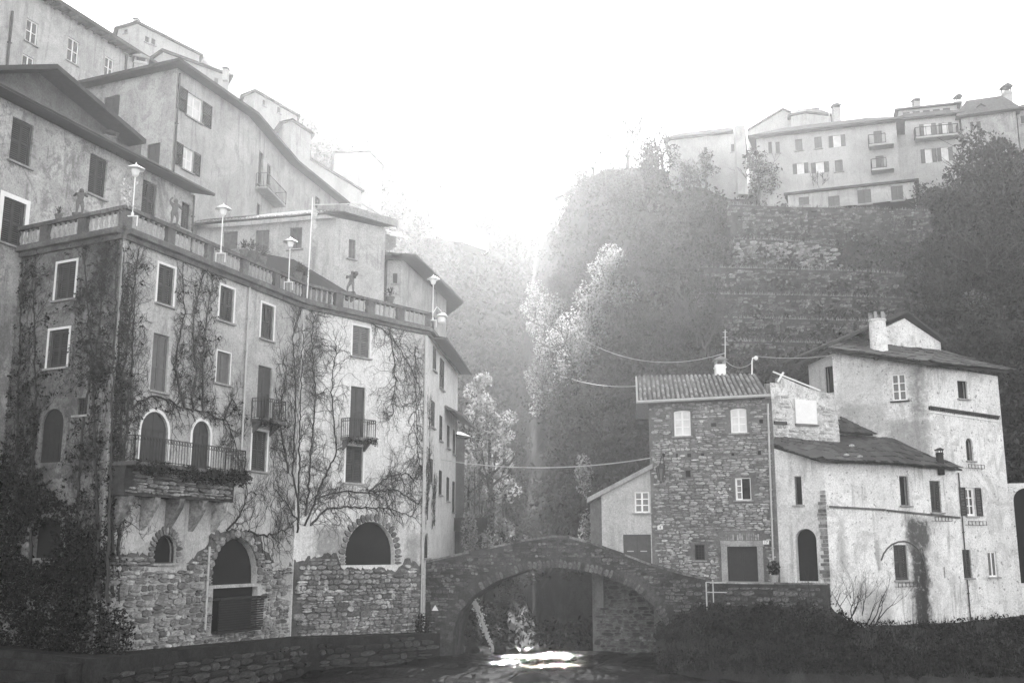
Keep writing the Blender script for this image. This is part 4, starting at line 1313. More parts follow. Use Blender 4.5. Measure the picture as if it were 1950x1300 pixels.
# ------------------------------------------------------------------ houses further up the left slope
LZ = CAMZ + 38.2
uch = [xy_at_z(-160, -150, LZ), xy_at_z(268, 118, LZ)]
UH = House('upper_house', 'long pale house at the top left with white-barred windows', 'house', uch, 18, [LZ, LZ], (-10, 9), 'plaster_pale')
for r in ((49, 39, 72, 84), (128, 74, 150, 121), (199, 110, 216, 150), (41, 106, 64, 150), (124, 143, 142, 185)):
    UH.window(0, r, 'casement', rows=2, glass='glass_dark')
house_finish(UH); hip_roof(UH, .9, .25, 1.6)
F = UH.F[0]
for k in range(26): MB().fbox(F, F.L * k / 26 + .2, F.L * k / 26 + .34, LZ - .16, LZ + .005, .02, .8).build('rafter', M['roof_dark'], UH.root)
downpipe(UH.root, F, F.hit(16, 80)[0], 30, F.hit(18, 20)[1], 'pipe_dark', .09)
downpipe(UH.root, F, F.hit(238, 130)[0], 30, F.hit(238, 104)[1], 'pipe_dark', .08)
c = at(266, 140, 64); chimney(UH.root, (c.x, c.y, c.z - .4), .8, .8, 1.1, 'plaster_pale', 'cement', .4)

def far_house(name, label, pts, Yref, z0, back, wins=(), over=.3, mat='plaster_far', rise=1.0, group='hazy houses up the left slope'):
    zt = at(pts[1][0], pts[1][1], Yref).z
    c_ = [xy_at_z(px, py, zt) for px, py in pts]
    h = House(name, label, 'house', c_, z0, [zt] * len(c_), back, mat, group)
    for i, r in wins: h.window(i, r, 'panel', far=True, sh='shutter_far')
    house_finish(h); hip_roof(h, over, .2, rise)
    return h
h = far_house('hill_house', 'hazy upper house with a low hipped roof, highest of the left slope', [(226, 56), (262, 46), (380, 106)], 96, 30, (-6, 12), [(1, (276, 70, 284, 82)), (1, (288, 74, 296, 86)), (0, (236, 56, 243, 64))])
c = at(259, 48, 100); chimney(h.root, c, .5, .5, .5, 'plaster_far', 'roof_slab')
h = far_house('hill_house', 'hazy house with a small chimney just behind the tall house roof', [(285, 118), (311, 100), (436, 146)], 90, 28, (-6, 12), [(1, (408, 148, 416, 162))])
c = at(430, 143, 93); chimney(h.root, c, .5, .5, .5, 'plaster_far', 'roof_slab')
far_house('hill_house', 'hazy blocky house with stepped roofs right of the tall house ridge', [(466, 184), (486, 176), (566, 222)], 104, 28, (-6, 14), [(1, (500, 190, 506, 202)), (1, (528, 204, 534, 216))])
far_house('hill_house', 'hazy low house below the blocky stepped one', [(540, 236), (556, 232), (592, 256)], 102, 26, (-6, 12))
far_house('hill_house', 'very faint flat-roofed house among trees on the skyline', [(638, 292), (704, 290), (728, 316)], 150, 48, (-3, 14))
far_house('hill_house', 'faint house with long sloping eaves behind the tiled terrace house', [(470, 262), (520, 262), (688, 364)], 112, 22, (-8, 12), [(1, (540, 300, 548, 315)), (1, (584, 322, 592, 338))])
far_house('hill_house', 'faint long house far up the gorge slope', [(740, 408), (880, 428), (930, 446)], 215, at(800, 462, 215).z, (-2, 5), [(0, (770, 420, 777, 430)), (0, (800, 424, 807, 434)), (0, (862, 434, 869, 446)), (0, (884, 436, 890, 448))])

# ------------------------------------------------------------------ tiled house behind the terrace
DZ = 24.2
dch = [xy_at_z(378, 436, DZ), xy_at_z(640, 414, DZ), xy_at_z(734, 434, DZ)]
DH = House('tiled_house', 'low pale house with a scalloped tile eave behind the terrace', 'house', dch, 15, [DZ] * 3, (-4, 9), 'plaster_pale')
for r in ((425, 441, 452, 476), (486, 438, 512, 480), (551, 433, 575, 474)): DH.window(0, r, 'panel', far=True, sh='shutter_mid')
DH.window(1, (664, 456, 677, 493), 'panel', far=True, sh='shutter_mid')
house_finish(DH)
fD, fE = DH.F
o = .65
P00, P10 = fD.pt(-.3, DZ + .1, o), fD.pt(fD.L + .4, DZ + .1, o)
P01, P11 = P00 + Vector((-1, 5, 1.9)), P10 + Vector((-1, 5, 1.9))
slab([P00, P10, P11, P01], .1, 'roof', 'roof_dark', DH.root)
tiles(DH.root, P00, P10, P01, P11, 42, 9, only=3)
E0, E1 = fE.pt(.2, DZ + .25, .6), fE.pt(fE.L + .5, DZ + .0, .6)
MB().prism([E0, E1, E1 + Vector((-2.5, 5, 1.6)), E0 + Vector((-2.5, 5, 1.6))], (0, 0, .42)).build('side_roof', M['cement'], DH.root)
for u, (px, py) in enumerate(((740, 447), (800, 470))): pass
pg = thing('roof_pergola', 'thin white pole frame on the tiled house roof', 'pergola', at(690, 408, 63))
mb = MB()
for a, b in (((590, 390), (690, 388)), ((600, 404), (712, 398)), ((690, 388), (742, 420)), ((672, 388), (720, 418))):
    mb.bar(at(*a, 62), at(*b, 63.5), .06)
mb.build('pole_frame', M['pipe'], pg)
pg = thing('roof_pergola', 'thin white pole frame on the small roof beside the gorge', 'pergola', at(750, 446, 64))
mb = MB()
for a, b in (((722, 432), (775, 455)), ((735, 430), (752, 434)), ((736, 440), (765, 446)), ((742, 447), (780, 452))): mb.bar(at(*a, 63), at(*b, 65), .1)
mb.build('pole_frame', M['lamp'], pg)
DH.root['label'] = DH.root['label']
# dish-shaped clock-like panel and small house over the gorge
SZ = 22.8
sch = [xy_at_z(738, 494, SZ), xy_at_z(768, 496, SZ), xy_at_z(850, 572, SZ)]
SH = House('small_gorge_house', 'small house with a dark overhanging roof above the terrace end', 'house', sch, 15, [SZ] * 3, (-3, 9), 'plaster_pale')
SH.window(0, (748, 520, 757, 540), 'panel', far=True)
house_finish(SH); hip_roof(SH, 1.0, .16, 1.0, mat='roof_dark')
p = at(739, 461, 63.5)
sd = thing('satellite_dish', 'round grey satellite dish between the tiled house and the small roof', 'dish', (p.x, p.y, p.z - 1))
n = 14
MB().add([p + Vector((.55 * cos(2 * pi * i / n), .25 * sin(2 * pi * i / n), .62 * sin(2 * pi * i / n))) for i in range(n)] + [p + Vector((0, .25, -.05))], [[i, (i + 1) % n, n] for i in range(n)]).build('dish', M['cement'], sd)
MB().bar(p + Vector((0, .2, -.9)), p + Vector((0, .24, 0)), .06).build('mast', M['pipe'], sd)

# narrow house and its balcony by the stream
nch = [xy_at(867, 940, 70.3), xy_at(884, 940, 71.2)]
zt = at(876, 832, 70.5).z
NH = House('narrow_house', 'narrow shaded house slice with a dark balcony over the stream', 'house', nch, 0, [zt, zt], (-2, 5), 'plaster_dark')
house_finish(NH); hip_roof(NH, .3, .12, .4)
F = NH.F[0]; z = at(875, 985, 70).z
o = MB().fbox(F, -.5, F.L + .55, z - .9, z, .02, 1.5).build('balcony', M['rock'], NH.root)
railing(o, [F.pt(-.45, z, 1.45), F.pt(F.L + .5, z, 1.45)], 1.1, 4, scroll=False)
for u in (.35, .95): MB().bar(F.pt(u, z, 1.3), F.pt(u, z + 3.2, 1.3), .06).build('post', M['iron'], NH.root)

# ------------------------------------------------------------------ left quay and steps
qc = offset_chain(ch[:4], 1.3)
zz = [2.1, 1.9, 1.6, 1.3]
qs = MB()
for i in range(3):
    a, b = qc[i], qc[i + 1]; p, q_ = ch[i], ch[i + 1]
    qs.box8([(a[0], a[1], -1), (b[0], b[1], -1), (q_[0], q_[1], -1), (p[0], p[1], -1), (a[0], a[1], zz[i]), (b[0], b[1], zz[i + 1]), (q_[0], q_[1], zz[i + 1]), (p[0], p[1], zz[i])])
qy = qs.build('quay', M['rock'], kind='structure')
for i in (1, 2):
    F = Face(qc[i], qc[i + 1])
    it = rubble(F, lambda u, z: .05 < u < F.L - .05 and z < 1.9 - .25 * i - .1, 0, F.L, 0, 1.6, (.18, .34), (.4, 1.1), .1)
    put_stones(qy, it, 'stone_dark', 70)
F = Face(qc[0], qc[1])
for k in range(6):
    MB().fbox(F, -9, F.L - .4 - k * .3, -1, 1.75 - k * .3, 0 + k * .42, .42 + k * .42).build('step', M['rock'], qy)

# ------------------------------------------------------------------ stone bridge
BA, BB = xy_at(806, 1070, 58.6), xy_at(1362, 1105, 55.6)
fb = Face(BA, BB)
br = thing('stone_bridge', 'old humpbacked rubble bridge with one wide arch over the stream', 'bridge', (BA[0], BA[1], 0))
top = [(800, 1074), (860, 1060), (930, 1045), (1000, 1030), (1050, 1023), (1085, 1025), (1130, 1037), (1190, 1058), (1240, 1077), (1300, 1094), (1362, 1108)]
arch = [(1276, 1235), (1271, 1196), (1243, 1152), (1203, 1119), (1150, 1096), (1100, 1084), (1058, 1080), (1005, 1084), (945, 1106), (903, 1133), (874, 1166), (862, 1205), (860, 1262)]
btop = fb.poly(top); barch = fb.poly(arch)
u9 = btop[-1][0]
outline = [(btop[0][0], -.9)] + btop + [(u9, -.5), (barch[0][0], -.9)] + barch + [(barch[-1][0], -.9)]
outline = [outline[0]] + btop + [(u9, -.9), (barch[0][0], -.9)] + barch[1:-1] + [(barch[-1][0], -.9)]
BW = 2.6
MB().fprism(fb, outline, -BW, 0).build('bridge_body', M['mortar_dark'], br)
# voussoirs follow the arch
pl = barch[1:-1]
acc = [0]
for a, b in zip(pl[:-1], pl[1:]): acc.append(acc[-1] + sqrt((a[0] - b[0]) ** 2 + (a[1] - b[1]) ** 2))
def along(s):
    for i in range(len(acc) - 1):
        if s <= acc[i + 1]: break
    t = (s - acc[i]) / (acc[i + 1] - acc[i])
    a, b = pl[i], pl[i + 1]
    dx, dz_ = (b[0] - a[0]), (b[1] - a[1]); l = sqrt(dx * dx + dz_ * dz_)
    return a[0] + dx * t, a[1] + dz_ * t, dz_ / l, -dx / l      # point and outward normal
it = []; s = .1; big = []
while s < acc[-1] - .1:
    w = R.uniform(.16, .3)
    u, z, nu, nz = along(s + w / 2)
    b = R.uniform(.34, .48)
    big.append((smat(fb, u + nu * b / 2, z + nz * b / 2, b, w * .97, .06 * R.uniform(.6, 1.3), 0, math.atan2(nz, nu)), 5))
    s += w
ring = inpoly([(u, z) for u, z in [(pl[0][0] + .75, pl[0][1] - 3)] + [(along(x)[0] + along(x)[2] * .5, along(x)[1] + along(x)[3] * .5) for x in [acc[-1] * k / 30 for k in range(31)]] + [(pl[-1][0] - .75, -3)]])
body = inpoly(outline)
it = rubble(fb, lambda u, z: body(u, z) and not ring(u, z), 0, u9, -.1, 7, (.1, .24), (.16, .5), .08)
put_stones(br, big, 'stone_bridge', 90)
put_stones(br, it, 'stone_bridge', 230)
for (a, b) in zip(btop[:-1], btop[1:]):
    n = max(1, int((b[0] - a[0]) / .85))
    for k in range(n):
        q0 = (a[0] + (b[0] - a[0]) * k / n, a[1] + (b[1] - a[1]) * k / n); q1 = (a[0] + (b[0] - a[0]) * (k + .97) / n, a[1] + (b[1] - a[1]) * (k + .97) / n)
        h = R.uniform(.09, .13)
        MB().prism([fb.pt(q0[0], q0[1] + .003, .06), fb.pt(q1[0], q1[1] + .003, .06), fb.pt(q1[0], q1[1] + .003, -.36), fb.pt(q0[0], q0[1] + .003, -.36)], (0, 0, h)).build('coping_stone', M['stone_bridge'], br)
# deck between the parapets: the far parapet
MB().fprism(fb, [(u, z - 1.0) for u, z in btop][::1] + [(u9, 2), (btop[0][0], 2)], -BW - .4, -BW) if False else None
# pier wall seen through the arch on the right, and dark rocks
fp_ = face_px(1128, 1150, 59.6, 1292, 1150, 58.9)
aw_ = thing('abutment_wall', 'rubble retaining wall seen through the bridge arch on the right', 'wall', (fp_.A.x, fp_.A.y, 0))
pz = [fp_.hit(1128, 1085)[1] + .6]
MB().fprism(fp_, [(0, -.5), (fp_.L, -.5), (fp_.L, pz[0]), (0, pz[0])], -1.2, 0).build('wall', M['mortar'], aw_)
put_stones(aw_, rubble(fp_, lambda u, z: .02 < u < fp_.L - .05 and z < pz[0] - .05, 0, fp_.L, -.1, pz[0], (.1, .22), (.2, .6), .07), 'stone_bridge', 200)
# the jet of water falling from under the arch, left
wj = thing('water_jet', 'thin bright jet of water falling beneath the left side of the arch', 'waterfall', at(944, 1243, 59.4))
mb = MB(); rr = random.Random(5)
P = [(897, 1128), (905, 1148), (914, 1170), (922, 1193), (930, 1215), (940, 1240)]
for k in range(5):
    mb.tube([at(x + rr.uniform(-6, 6) * (1 - i * .17), y, 59.6 - .04 * k + rr.uniform(-.06, .06)) for i, (x, y) in enumerate(P)], [.03, .045, .02, .035, .015, .02], 5)
for k in range(420):
    i = rr.random() * 4.99; a, b = P[int(i)], P[int(i) + 1]; f = i - int(i); w_ = 1.3 - .2 * i
    mb.ball(at(a[0] + (b[0] - a[0]) * f + rr.gauss(0, 4) * w_, a[1] + (b[1] - a[1]) * f + rr.gauss(0, 3), 59.5 + rr.gauss(0, .12)), rr.uniform(.02, .05), 6)
t = NT('falling_water'); t.b.inputs['Base Color'].default_value = (.8, .8, .8, 1); t.b.inputs['Roughness'].default_value = .2; t.b.inputs['Transmission Weight'].default_value = .4; t.b.inputs['IOR'].default_value = 1.33
M['foam'] = t.m
mb.build('jet', M['foam'], wj)
# little warning triangle on the pier
p = fb.pt(*fb.hit(830, 1157), .14)
ts = thing('triangle_sign', 'small pale triangular marker on a post by the bridge foot', 'sign', (p.x, p.y, p.z - 1.2))
MB().prism([p + fb.d * -.19 + Vector((0, 0, -.13)), p + fb.d * .19 + Vector((0, 0, -.13)), p + Vector((0, 0, .17))], fb.n * .03).build('sign_face', M['trim'], ts)
MB().bar(p + Vector((0, 0.02, -1.2)), p + Vector((0, .02, -.1)), .04).build('post', M['pipe_dark'], ts)

# ------------------------------------------------------------------ stone house by the bridge, right
sA, sB = xy_at(1238, 900, 58.0), xy_at(1476, 900, 55.8)
SE = CAMZ + 8.05
SHs = House('stone_house', 'three storey rubble stone house with a ribbed tile roof at the bridge end', 'house', [sA, sB], 1.5, [SE, SE], (2, 8), 'mortar')
fs = SHs.F[0]
SHs.window(0, (1283, 781, 1315, 830), 'casement', rows=3, glass='glass_pale', arch=True, rise=.1)
SHs.window(0, (1391, 777, 1422, 824), 'casement', rows=3, glass='glass_pale', arch=True, rise=.1)
SHs.window(0, (1400, 909, 1430, 952), 'half', rows=3)
SHs.window(0, (1323, 1036, 1342, 1066), 'bars')
du = SHs.window(0, (1386, 1040, 1443, 1106), 'panel', sill=False, sh='door', wname='door')
holes_s = list(SHs.holes[0])
house_finish(SHs)
# door frame of dressed stone
u0, u1, z0, z1 = fs.rect((1386, 1040, 1443, 1106))
q = MB(); q.fbox(fs, u0 - .32, u0 - .005, z0 - .1, z1, .02, .1); q.fbox(fs, u1 + .005, u1 + .3, z0 - .1, z1, .02, .1)
q.build('door_jamb', M['cement'], SHs.root)
MB().fbox(fs, u0 - .34, u1 + .36, z1 + .01, z1 + .3, .02, .11).build('lintel', M['plaster_grey'], SHs.root)
MB().fbox(fs, u0 - .1, u1 + .2, z0 - .16, z0 - .01, .02, .5).build('doorstep', M['cement'], SHs.root)
for k in range(15):
    uu = u0 - .05 + (u1 - u0 + .1) * k / 14
    MB().fbox(fs, uu, uu + .075, z1 + .33, z1 + .33 + R.uniform(.26, .36), .01, .06).build('brick', M['stone_grey'], SHs.root)
g = [inpoly(grow(l, .07)) for l in holes_s] + [inpoly([(u0 - .36, z0 - .3), (u1 + .38, z0 - .3), (u1 + .38, z1 + .75), (u0 - .36, z1 + .75)])]
pu = [(fs.rect(r)) for r in ((1354, 805, 1364, 812), (1446, 798, 1453, 806), (1287, 863, 1291, 870), (1309, 863, 1316, 870), (1335, 863, 1341, 870), (1393, 860, 1398, 868), (1443, 858, 1449, 866), (1306, 895, 1315, 908))]
for a, b, c_, d_ in pu:
    MB().fbox(fs, a, b, c_, d_, .004, .012).build('putlog_hole', M['dark'], SHs.root)
    g.append(inpoly([(a - .03, c_ - .03), (b + .03, c_ - .03), (b + .03, d_ + .03), (a - .03, d_ + .03)]))
it = rubble(fs, lambda u, z: .03 < u < fs.L - .1 and z < SE - .05 and not any(k(u, z) for k in g), 0, fs.L, 2.5, SE, (.07, .17), (.16, .5), .06)
put_stones(SHs.root, it, 'stone_grey', 300 - 17)
# tile roof
o = .55
zl, zr = fs.hit(1216, 768), fs.hit(1466, 756)
Fo_ = Face(tuple(fs.pt(0, 0, o).xy), tuple(fs.pt(fs.L, 0, o).xy))
eL, eR = Fo_.hit(1216, 764), Fo_.hit(1464, 751)
P00, P10 = Fo_.pt(*eL), Fo_.pt(*eR)
rz = 61.2
P01, P11 = at(1214, 717, rz), at(1440, 713, rz - 2.2)
slab([P00, P10, P11, P01], .12, 'roof', 'roof_dark', SHs.root)
tiles(SHs.root, P00, P10, P01, P11, 27, 10, lift=.02)
slab([P01 + Vector((0, .02, -.05)), P11 + Vector((0, .02, -.05)), P11 + Vector((.3, 4.0, -1.9)), P01 + Vector((.3, 4.0, -1.9))], .12, 'back_roof', 'tile', SHs.root)
MB().tube([P00 + Vector((-.1, -.1, -.06)), P10 + Vector((.1, -.1, -.06))], .085, 6).build('gutter', M['pipe'], SHs.root)
MB().tube([P00 + Vector((-.08, -.05, -.1)), P01 + Vector((-.08, 0, 0))], .05, 5).build('verge', M['pipe'], SHs.root)
c = at(1372, 722, 60.0); chimney(SHs.root, (c.x, c.y, c.z - .3), .56, .5, 1.15, 'trim', 'tile', 0)
downpipe(SHs.root, fs, fs.hit(1478, 1000)[0] - .12, fs.hit(1487, 1100)[1], SE - .3, 'pipe', .055, o=.13, bands=5, lean=-.12)
def plate(parent, F, px, py, text, w=.3, h=.2):
    u, z = F.hit(px, py)
    o_ = MB().fbox(F, u - w / 2, u + w / 2, z - h / 2, z + h / 2, .1, .13).build('number_plate', M['paper'], parent)
    cu = bpy.data.curves.new('number', 'FONT'); cu.body = text; cu.size = h * 1.05; cu.extrude = .004; cu.align_x = 'CENTER'; cu.align_y = 'CENTER'
    cu.materials.append(M['ink'])
    tmp = bpy.data.objects.new('number', cu); COL.objects.link(tmp); bpy.context.view_layer.update()
    me = bpy.data.meshes.new_from_object(tmp.evaluated_get(bpy.context.evaluated_depsgraph_get())); bpy.data.objects.remove(tmp)
    t_ = bpy.data.objects.new('number', me); COL.objects.link(t_); t_.parent = o_
    p = F.pt(u, z, .136) - WLOC[o_.name]
    Zv = F.n; X = F.d; Yv = Vector((0, 0, 1))
    t_.matrix_local = Matrix(((X.x, Yv.x, Zv.x, p.x), (X.y, Yv.y, Zv.y, p.y), (X.z, Yv.z, Zv.z, p.z), (0, 0, 0, 1)))
plate(SHs.root, fs, 1258, 1004, '4'); plate(SHs.root, fs, 1459, 1032, '17')
# wall lantern on its bracket
p = fs.pt(*fs.hit(1263, 900), .75)
wl_ = thing('wall_lantern', 'black iron lantern hanging from a scrolled bracket on the stone house', 'lantern', (p.x, p.y, p.z - .5))
wp = fs.pt(*fs.hit(1266, 868), .1)
mb = MB(); mb.tube([wp, wp + fs.n * .35 + Vector((0, 0, .12)), p + Vector((0, 0, .62)), p + Vector((0, 0, .35))], .03, 6)
mb.tube([wp + Vector((0, 0, -.7)), wp + fs.n * .3 + Vector((0, 0, -.35)), wp + fs.n * .2 + Vector((0, 0, 0)), wp + fs.n * .5 + Vector((0, 0, .1))], .022, 5)
mb.build('bracket', M['iron'], wl_)
c = p + Vector((0, 0, -.5))
MB().lathe(c, [(.06, 0), (.12, .06), (.24, .68)], 6).build('lantern', M['shutter_mid'], wl_)
q = MB()
for k in range(6): q.bar(c + Vector((.125 * cos(k * pi / 3), .125 * sin(k * pi / 3), .06)), c + Vector((.25 * cos(k * pi / 3), .25 * sin(k * pi / 3), .69)), .03)
q.lathe(c + Vector((0, 0, .69)), [(.29, 0), (.2, .1), (.08, .2), (.04, .3)], 6); q.lathe(c + Vector((0, 0, -.1)), [(.02, 0), (.07, .06), (.06, .1)], 6)
q.build('lantern_frame', M['iron'], wl_)

# annex with the lean-to verge
aB = sA; aA = xy_at(1146, 1000, 58.6)
AH = House('lean_to_house', 'small plastered annex with a pale sloping roof edge beside the bridge', 'house', [aA, aB], 4.3, [fs.pt(0, 0).z + 8.6, 9.6], (2, 7), 'plaster_annex')
fa = AH.F[0]
zL, zR = fa.hit(1146, 934)[1], fa.hit(1236, 890)[1]
AH.tops = [zL, zR]
AH.window(0, (1208, 935, 1237, 976), 'casement', rows=3, glass='glass_dark', sill=True)
AH.window(0, (1187, 1017, 1240, 1082), 'panel', sill=False, sh='door_grey', wname='garage_door', mid=[.5])
house_finish(AH)
V0, V1 = fa.hit(1119, 948), fa.hit(1243, 883)
MB().prism([fa.pt(V0[0], V0[1], .3), fa.pt(V1[0], V1[1], .3), fa.pt(V1[0], V1[1], -5), fa.pt(V0[0], V0[1], -5)], (0, 0, -.26)).build('roof', M['cement'], AH.root)
MB().fbox(fa, V0[0] + .05, .02, 4.3, V0[1] + .1, -3, -.6).build('shed_wall', M['wood'], AH.root)
for k in range(5): MB().fbox(fa, -.5 + .1 * k, -.41 + .1 * k, 2.5, V0[1] - .2 + .04 * k, -.58, -.5 + .06 * k).build('plank', M['wood'], AH.root)
q = MB(); u0, z0 = fa.hit(1194, 1049)
for k in range(2): q.fbox(fa, u0 + k * .72, u0 + .36 + k * .72, z0 - .02, z0 + .03, -.09, -.07)
q.build('door_bolt', M['pipe'], AH.root)

# ------------------------------------------------------------------ ruined whitewashed wall between the houses
rA, rB = xy_at(1464, 780, 57.6), xy_at(1604, 780, 59.2)
RW = House('ruined_house', 'roofless whitewashed stone gable with a boarded window between the houses', 'house', [rA, rB], 6, [11, 11], (1, 3), 'plaster_ruin')
M['plaster_ruin'] = plaster('flaking_whitewash', .74, .58, worn=.28, streak=.3, wornamt=.6, s0=.8, spots=.2, ms=1.6)
fr = RW.F[0]
op = fr.poly([(1475, 850), (1601, 850), (1596, 800), (1588, 751), (1571, 747), (1545, 741), (1520, 731), (1488, 717), (1487, 729), (1466, 728)])
RW.outl[0] = op
u0, u1, z0, z1 = fr.rect((1513, 762, 1553, 807))
RW.tops = [fr.hit(1470, 735)[1], fr.hit(1590, 760)[1]]
RW.finish(shell=False)
MB().fprism(fr, op, -.6, -.35).build('back_wall', M['cement'], RW.root)
MB().fbox(fr, u0, u1, z0, z1, .03, .12).build('white_board', M['trim'], RW.root)
MB().fbox(fr, u0 - .03, u1 + .1, z0 - .12, z0 - .02, .02, .16).build('board_ledge', M['wood'], RW.root)
ri = inpoly(op)
it = rubble(fr, lambda u, z: ri(u, z) and not (u0 - .1 < u < u1 + .1 and z0 - .15 < z < z1 + .08) and z < fr.hit(1500, 735)[1] - .28 * u + .25, 0, fr.L, 7, 14, (.1, .24), (.2, .55), .05, .0, skip=.35)
put_stones(RW.root, it, 'stone_ruin', 150)
MB().bar(fr.pt(*fr.hit(1470, 708), .1), fr.pt(*fr.hit(1560, 744), .1), .07).build('broken_batten', M['trim'], RW.root)
MB().bar(fr.pt(*fr.hit(1477, 728), .2), fr.pt(*fr.hit(1488, 710), .2), .09).build('broken_batten', M['trim'], RW.root)
u, z = fr.hit(1485, 805); MB().fbox(fr, u - .4, u + .4, z - .1, z + .08, .01, .12).build('old_lintel', M['roof_dark'], RW.root)

# ------------------------------------------------------------------ curved white house
wch = [xy_at(1478, 1000, 55.9), xy_at(1575, 1000, 54.2), xy_at(1686, 1000, 55.4), xy_at(1828, 1000, 58.4)]
WH = House('curved_white_house', 'stained whitewashed house with a rough slate roof and arched doorway', 'house', wch, -.3, [10, 10, 10, 10], (2.5, 7), 'plaster_white')
M['plaster_white'] = plaster('stained_whitewash', .80, .70, worn=.3, streak=.7, wornamt=.3, ms=.5, mott=.5, s0=.5)
w1, w2, w3 = WH.F
def uzx(F, px, py):                                   # where a pixel of this facade lies, in the house's own coordinates
    p = F.pt(*F.hit(px, py)) - WLOC[WH.root.name]; return p.x, p.z
bx = []
for (xa, ya, xb, yb, tone, k) in ((1722, 985, 1772, 1045, .05, .9), (1732, 1040, 1772, 1190, .05, .95), (1745, 1060, 1775, 1180, .035, .9), (1596, 985, 1612, 1090, .2, .7), (1716, 905, 1740, 980, .3, .4), (1640, 1120, 1700, 1190, .2, .5)):
    xx0, zz1 = uzx(w3 if xa > 1700 else w2, xa, ya); xx1, zz0 = uzx(w3 if xb > 1700 else w2, xb, yb)
    bx.append((xx0, xx1, zz0, zz1, tone, k))
M['plaster_stained'] = plaster('stream_stained_whitewash', .82, .70, worn=.28, streak=.75, wornamt=.35, ms=.5, mott=.5, s0=.5, spots=.25, boxes=bx)
WH.mats = {0: 'plaster_white', 1: 'plaster_stained', 2: 'plaster_stained'}
WH.tops = [w1.hit(1480, 852)[1], w1.hit(1575, 880)[1], w2.hit(1686, 884)[1], w3.hit(1826, 893)[1]]
WH.window(0, (1513, 906, 1527, 961), 'dark', sh='wood')
WH.opening(0, (1516, 1006, 1556, 1106), arch=True, depth=.3)
WH.window(2, (1714, 906, 1731, 962), 'dark', sh='wood')
WH.window(2, (1772, 915, 1792, 975), 'louver')
WH.window(2, (1703, 1037, 1729, 1104), 'louver')
WH.opening(2, (1797, 1079, 1800, 1100), name='slit')
house_finish(WH, core_top=min(WH.tops))
# paler reveal of the doorway, the broken corner, string course, sham arch
u0, u1, z0, z1 = w1.rect((1499, 1004, 1556, 1106))
uz = arch_uz(u0 - .0, u1, z0, z1, 12)
q = MB(); it = []
for k in range(24):
    z = w1.hit(1570, 1106)[1] + k * .19
    if z > w1.hit(1570, 925)[1]: break
    w = R.uniform(.22, .5)
    MB().fbox(w1, w1.L - w, w1.L + .015, z, z + R.uniform(.13, .185), .005, R.uniform(.04, .1)).build('quoin_stone', M['stone_base'], WH.root)
def course(F, a, b, h=.1, p=.08, nm='string_course', mat='rail_stone'):
    A, B = F.pt(*F.hit(*a)), F.pt(*F.hit(*b))
    n = F.n * p; k = Vector((0, 0, h))
    MB().box8([A + n, B + n, B + F.n * .002, A + F.n * .002, A + n + k, B + n + k, B + F.n * .002 + k, A + F.n * .002 + k]).build(nm, M[mat], WH.root)
e1 = w2.pt(w2.L, 0)
course(w2, (1579, 966), (1685, 972)); course(w3, (1688, 973), (1827, 987))
arcp = [(1678, 1066), (1682, 1054), (1689, 1044), (1698, 1036), (1710, 1031), (1722, 1030), (1735, 1034), (1746, 1043), (1755, 1056), (1761, 1072), (1765, 1092), (1766, 1116)]
q = MB(); q.tube([(w2 if px < 1687 else w3).pt(*(w2 if px < 1687 else w3).hit(px, py), .015) for px, py in arcp], .045, 5)
q.build('sham_arch', M['rail_stone'], WH.root)
def flower_rack(h, F, pxl, pxr, py):
    u0, z = F.hit(pxl, py); u1, _ = F.hit(pxr, py)
    q = MB()
    for zz_ in (z, z - .2): q.fbox(F, u0, u1, zz_ - .012, zz_ + .012, .2, .225)
    for k in range(6): u = u0 + (u1 - u0) * k / 5; q.fbox(F, u - .012, u + .012, z - .22, z + .02, .205, .23); q.fbox(F, u - .012, u + .012, z - .21, z - .19, .0, .21)
    q.build('flower_rack', M['iron'], h.root)
flower_rack(WH, w3, 1774, 1806, 984); flower_rack(WH, w3, 1704, 1740, 1109)
# slate roof in three falls
wt = WH.tops
back = [at(1474, 830, 58.4), at(1600, 842, 60), at(1700, 824, 61.5), at(1770, 868, 59.5)]
ev = offset_chain(wch, .5)
E = [at(1473, 847, 56.2), at(1562, 876, 53.7), at(1700, 879, 55.0), at(1832, 893, 58.4)]
for k in range(3):
    slab([E[k], E[k + 1], back[k + 1], back[k]], .1, 'roof', 'roof_dark', WH.root)
    slates(WH.root, E[k], E[k + 1], back[k], back[k + 1], (9, 12, 11)[k], (5, 6, 6)[k])
G = [at(1598, 822, 59.6), at(1706, 829, 60.6), at(1602, 786, 61.8), at(1668, 800, 62)]
slab([G[0], G[1], G[3], G[2]], .1, 'upper_roof', 'roof_dark', WH.root)
slates(WH.root, G[0], G[1], G[2], G[3], 9, 4)
MB().prism([G[0] + Vector((0, .4, -.1)), G[1] + Vector((-.2, .4, -.1)), G[1] + Vector((-.2, 2, -.1)), G[0] + Vector((0, 2, -.1))], (0, 0, -3)).build('attic_wall', M['mortar_dark'], WH.root)
for px, py, Y in ((1612, 866, 54.6), (1638, 869, 54.7), (1622, 848, 56)):
    c = at(px, py, Y); MB().ball(c, .16, 6, .5).build('loose_stone', M['stone_ruin'], WH.root)
c = at(1790, 876, 57.6); chimney(WH.root, (c.x, c.y, c.z - .2), .3, .3, .62, 'rock', 'roof_dark')

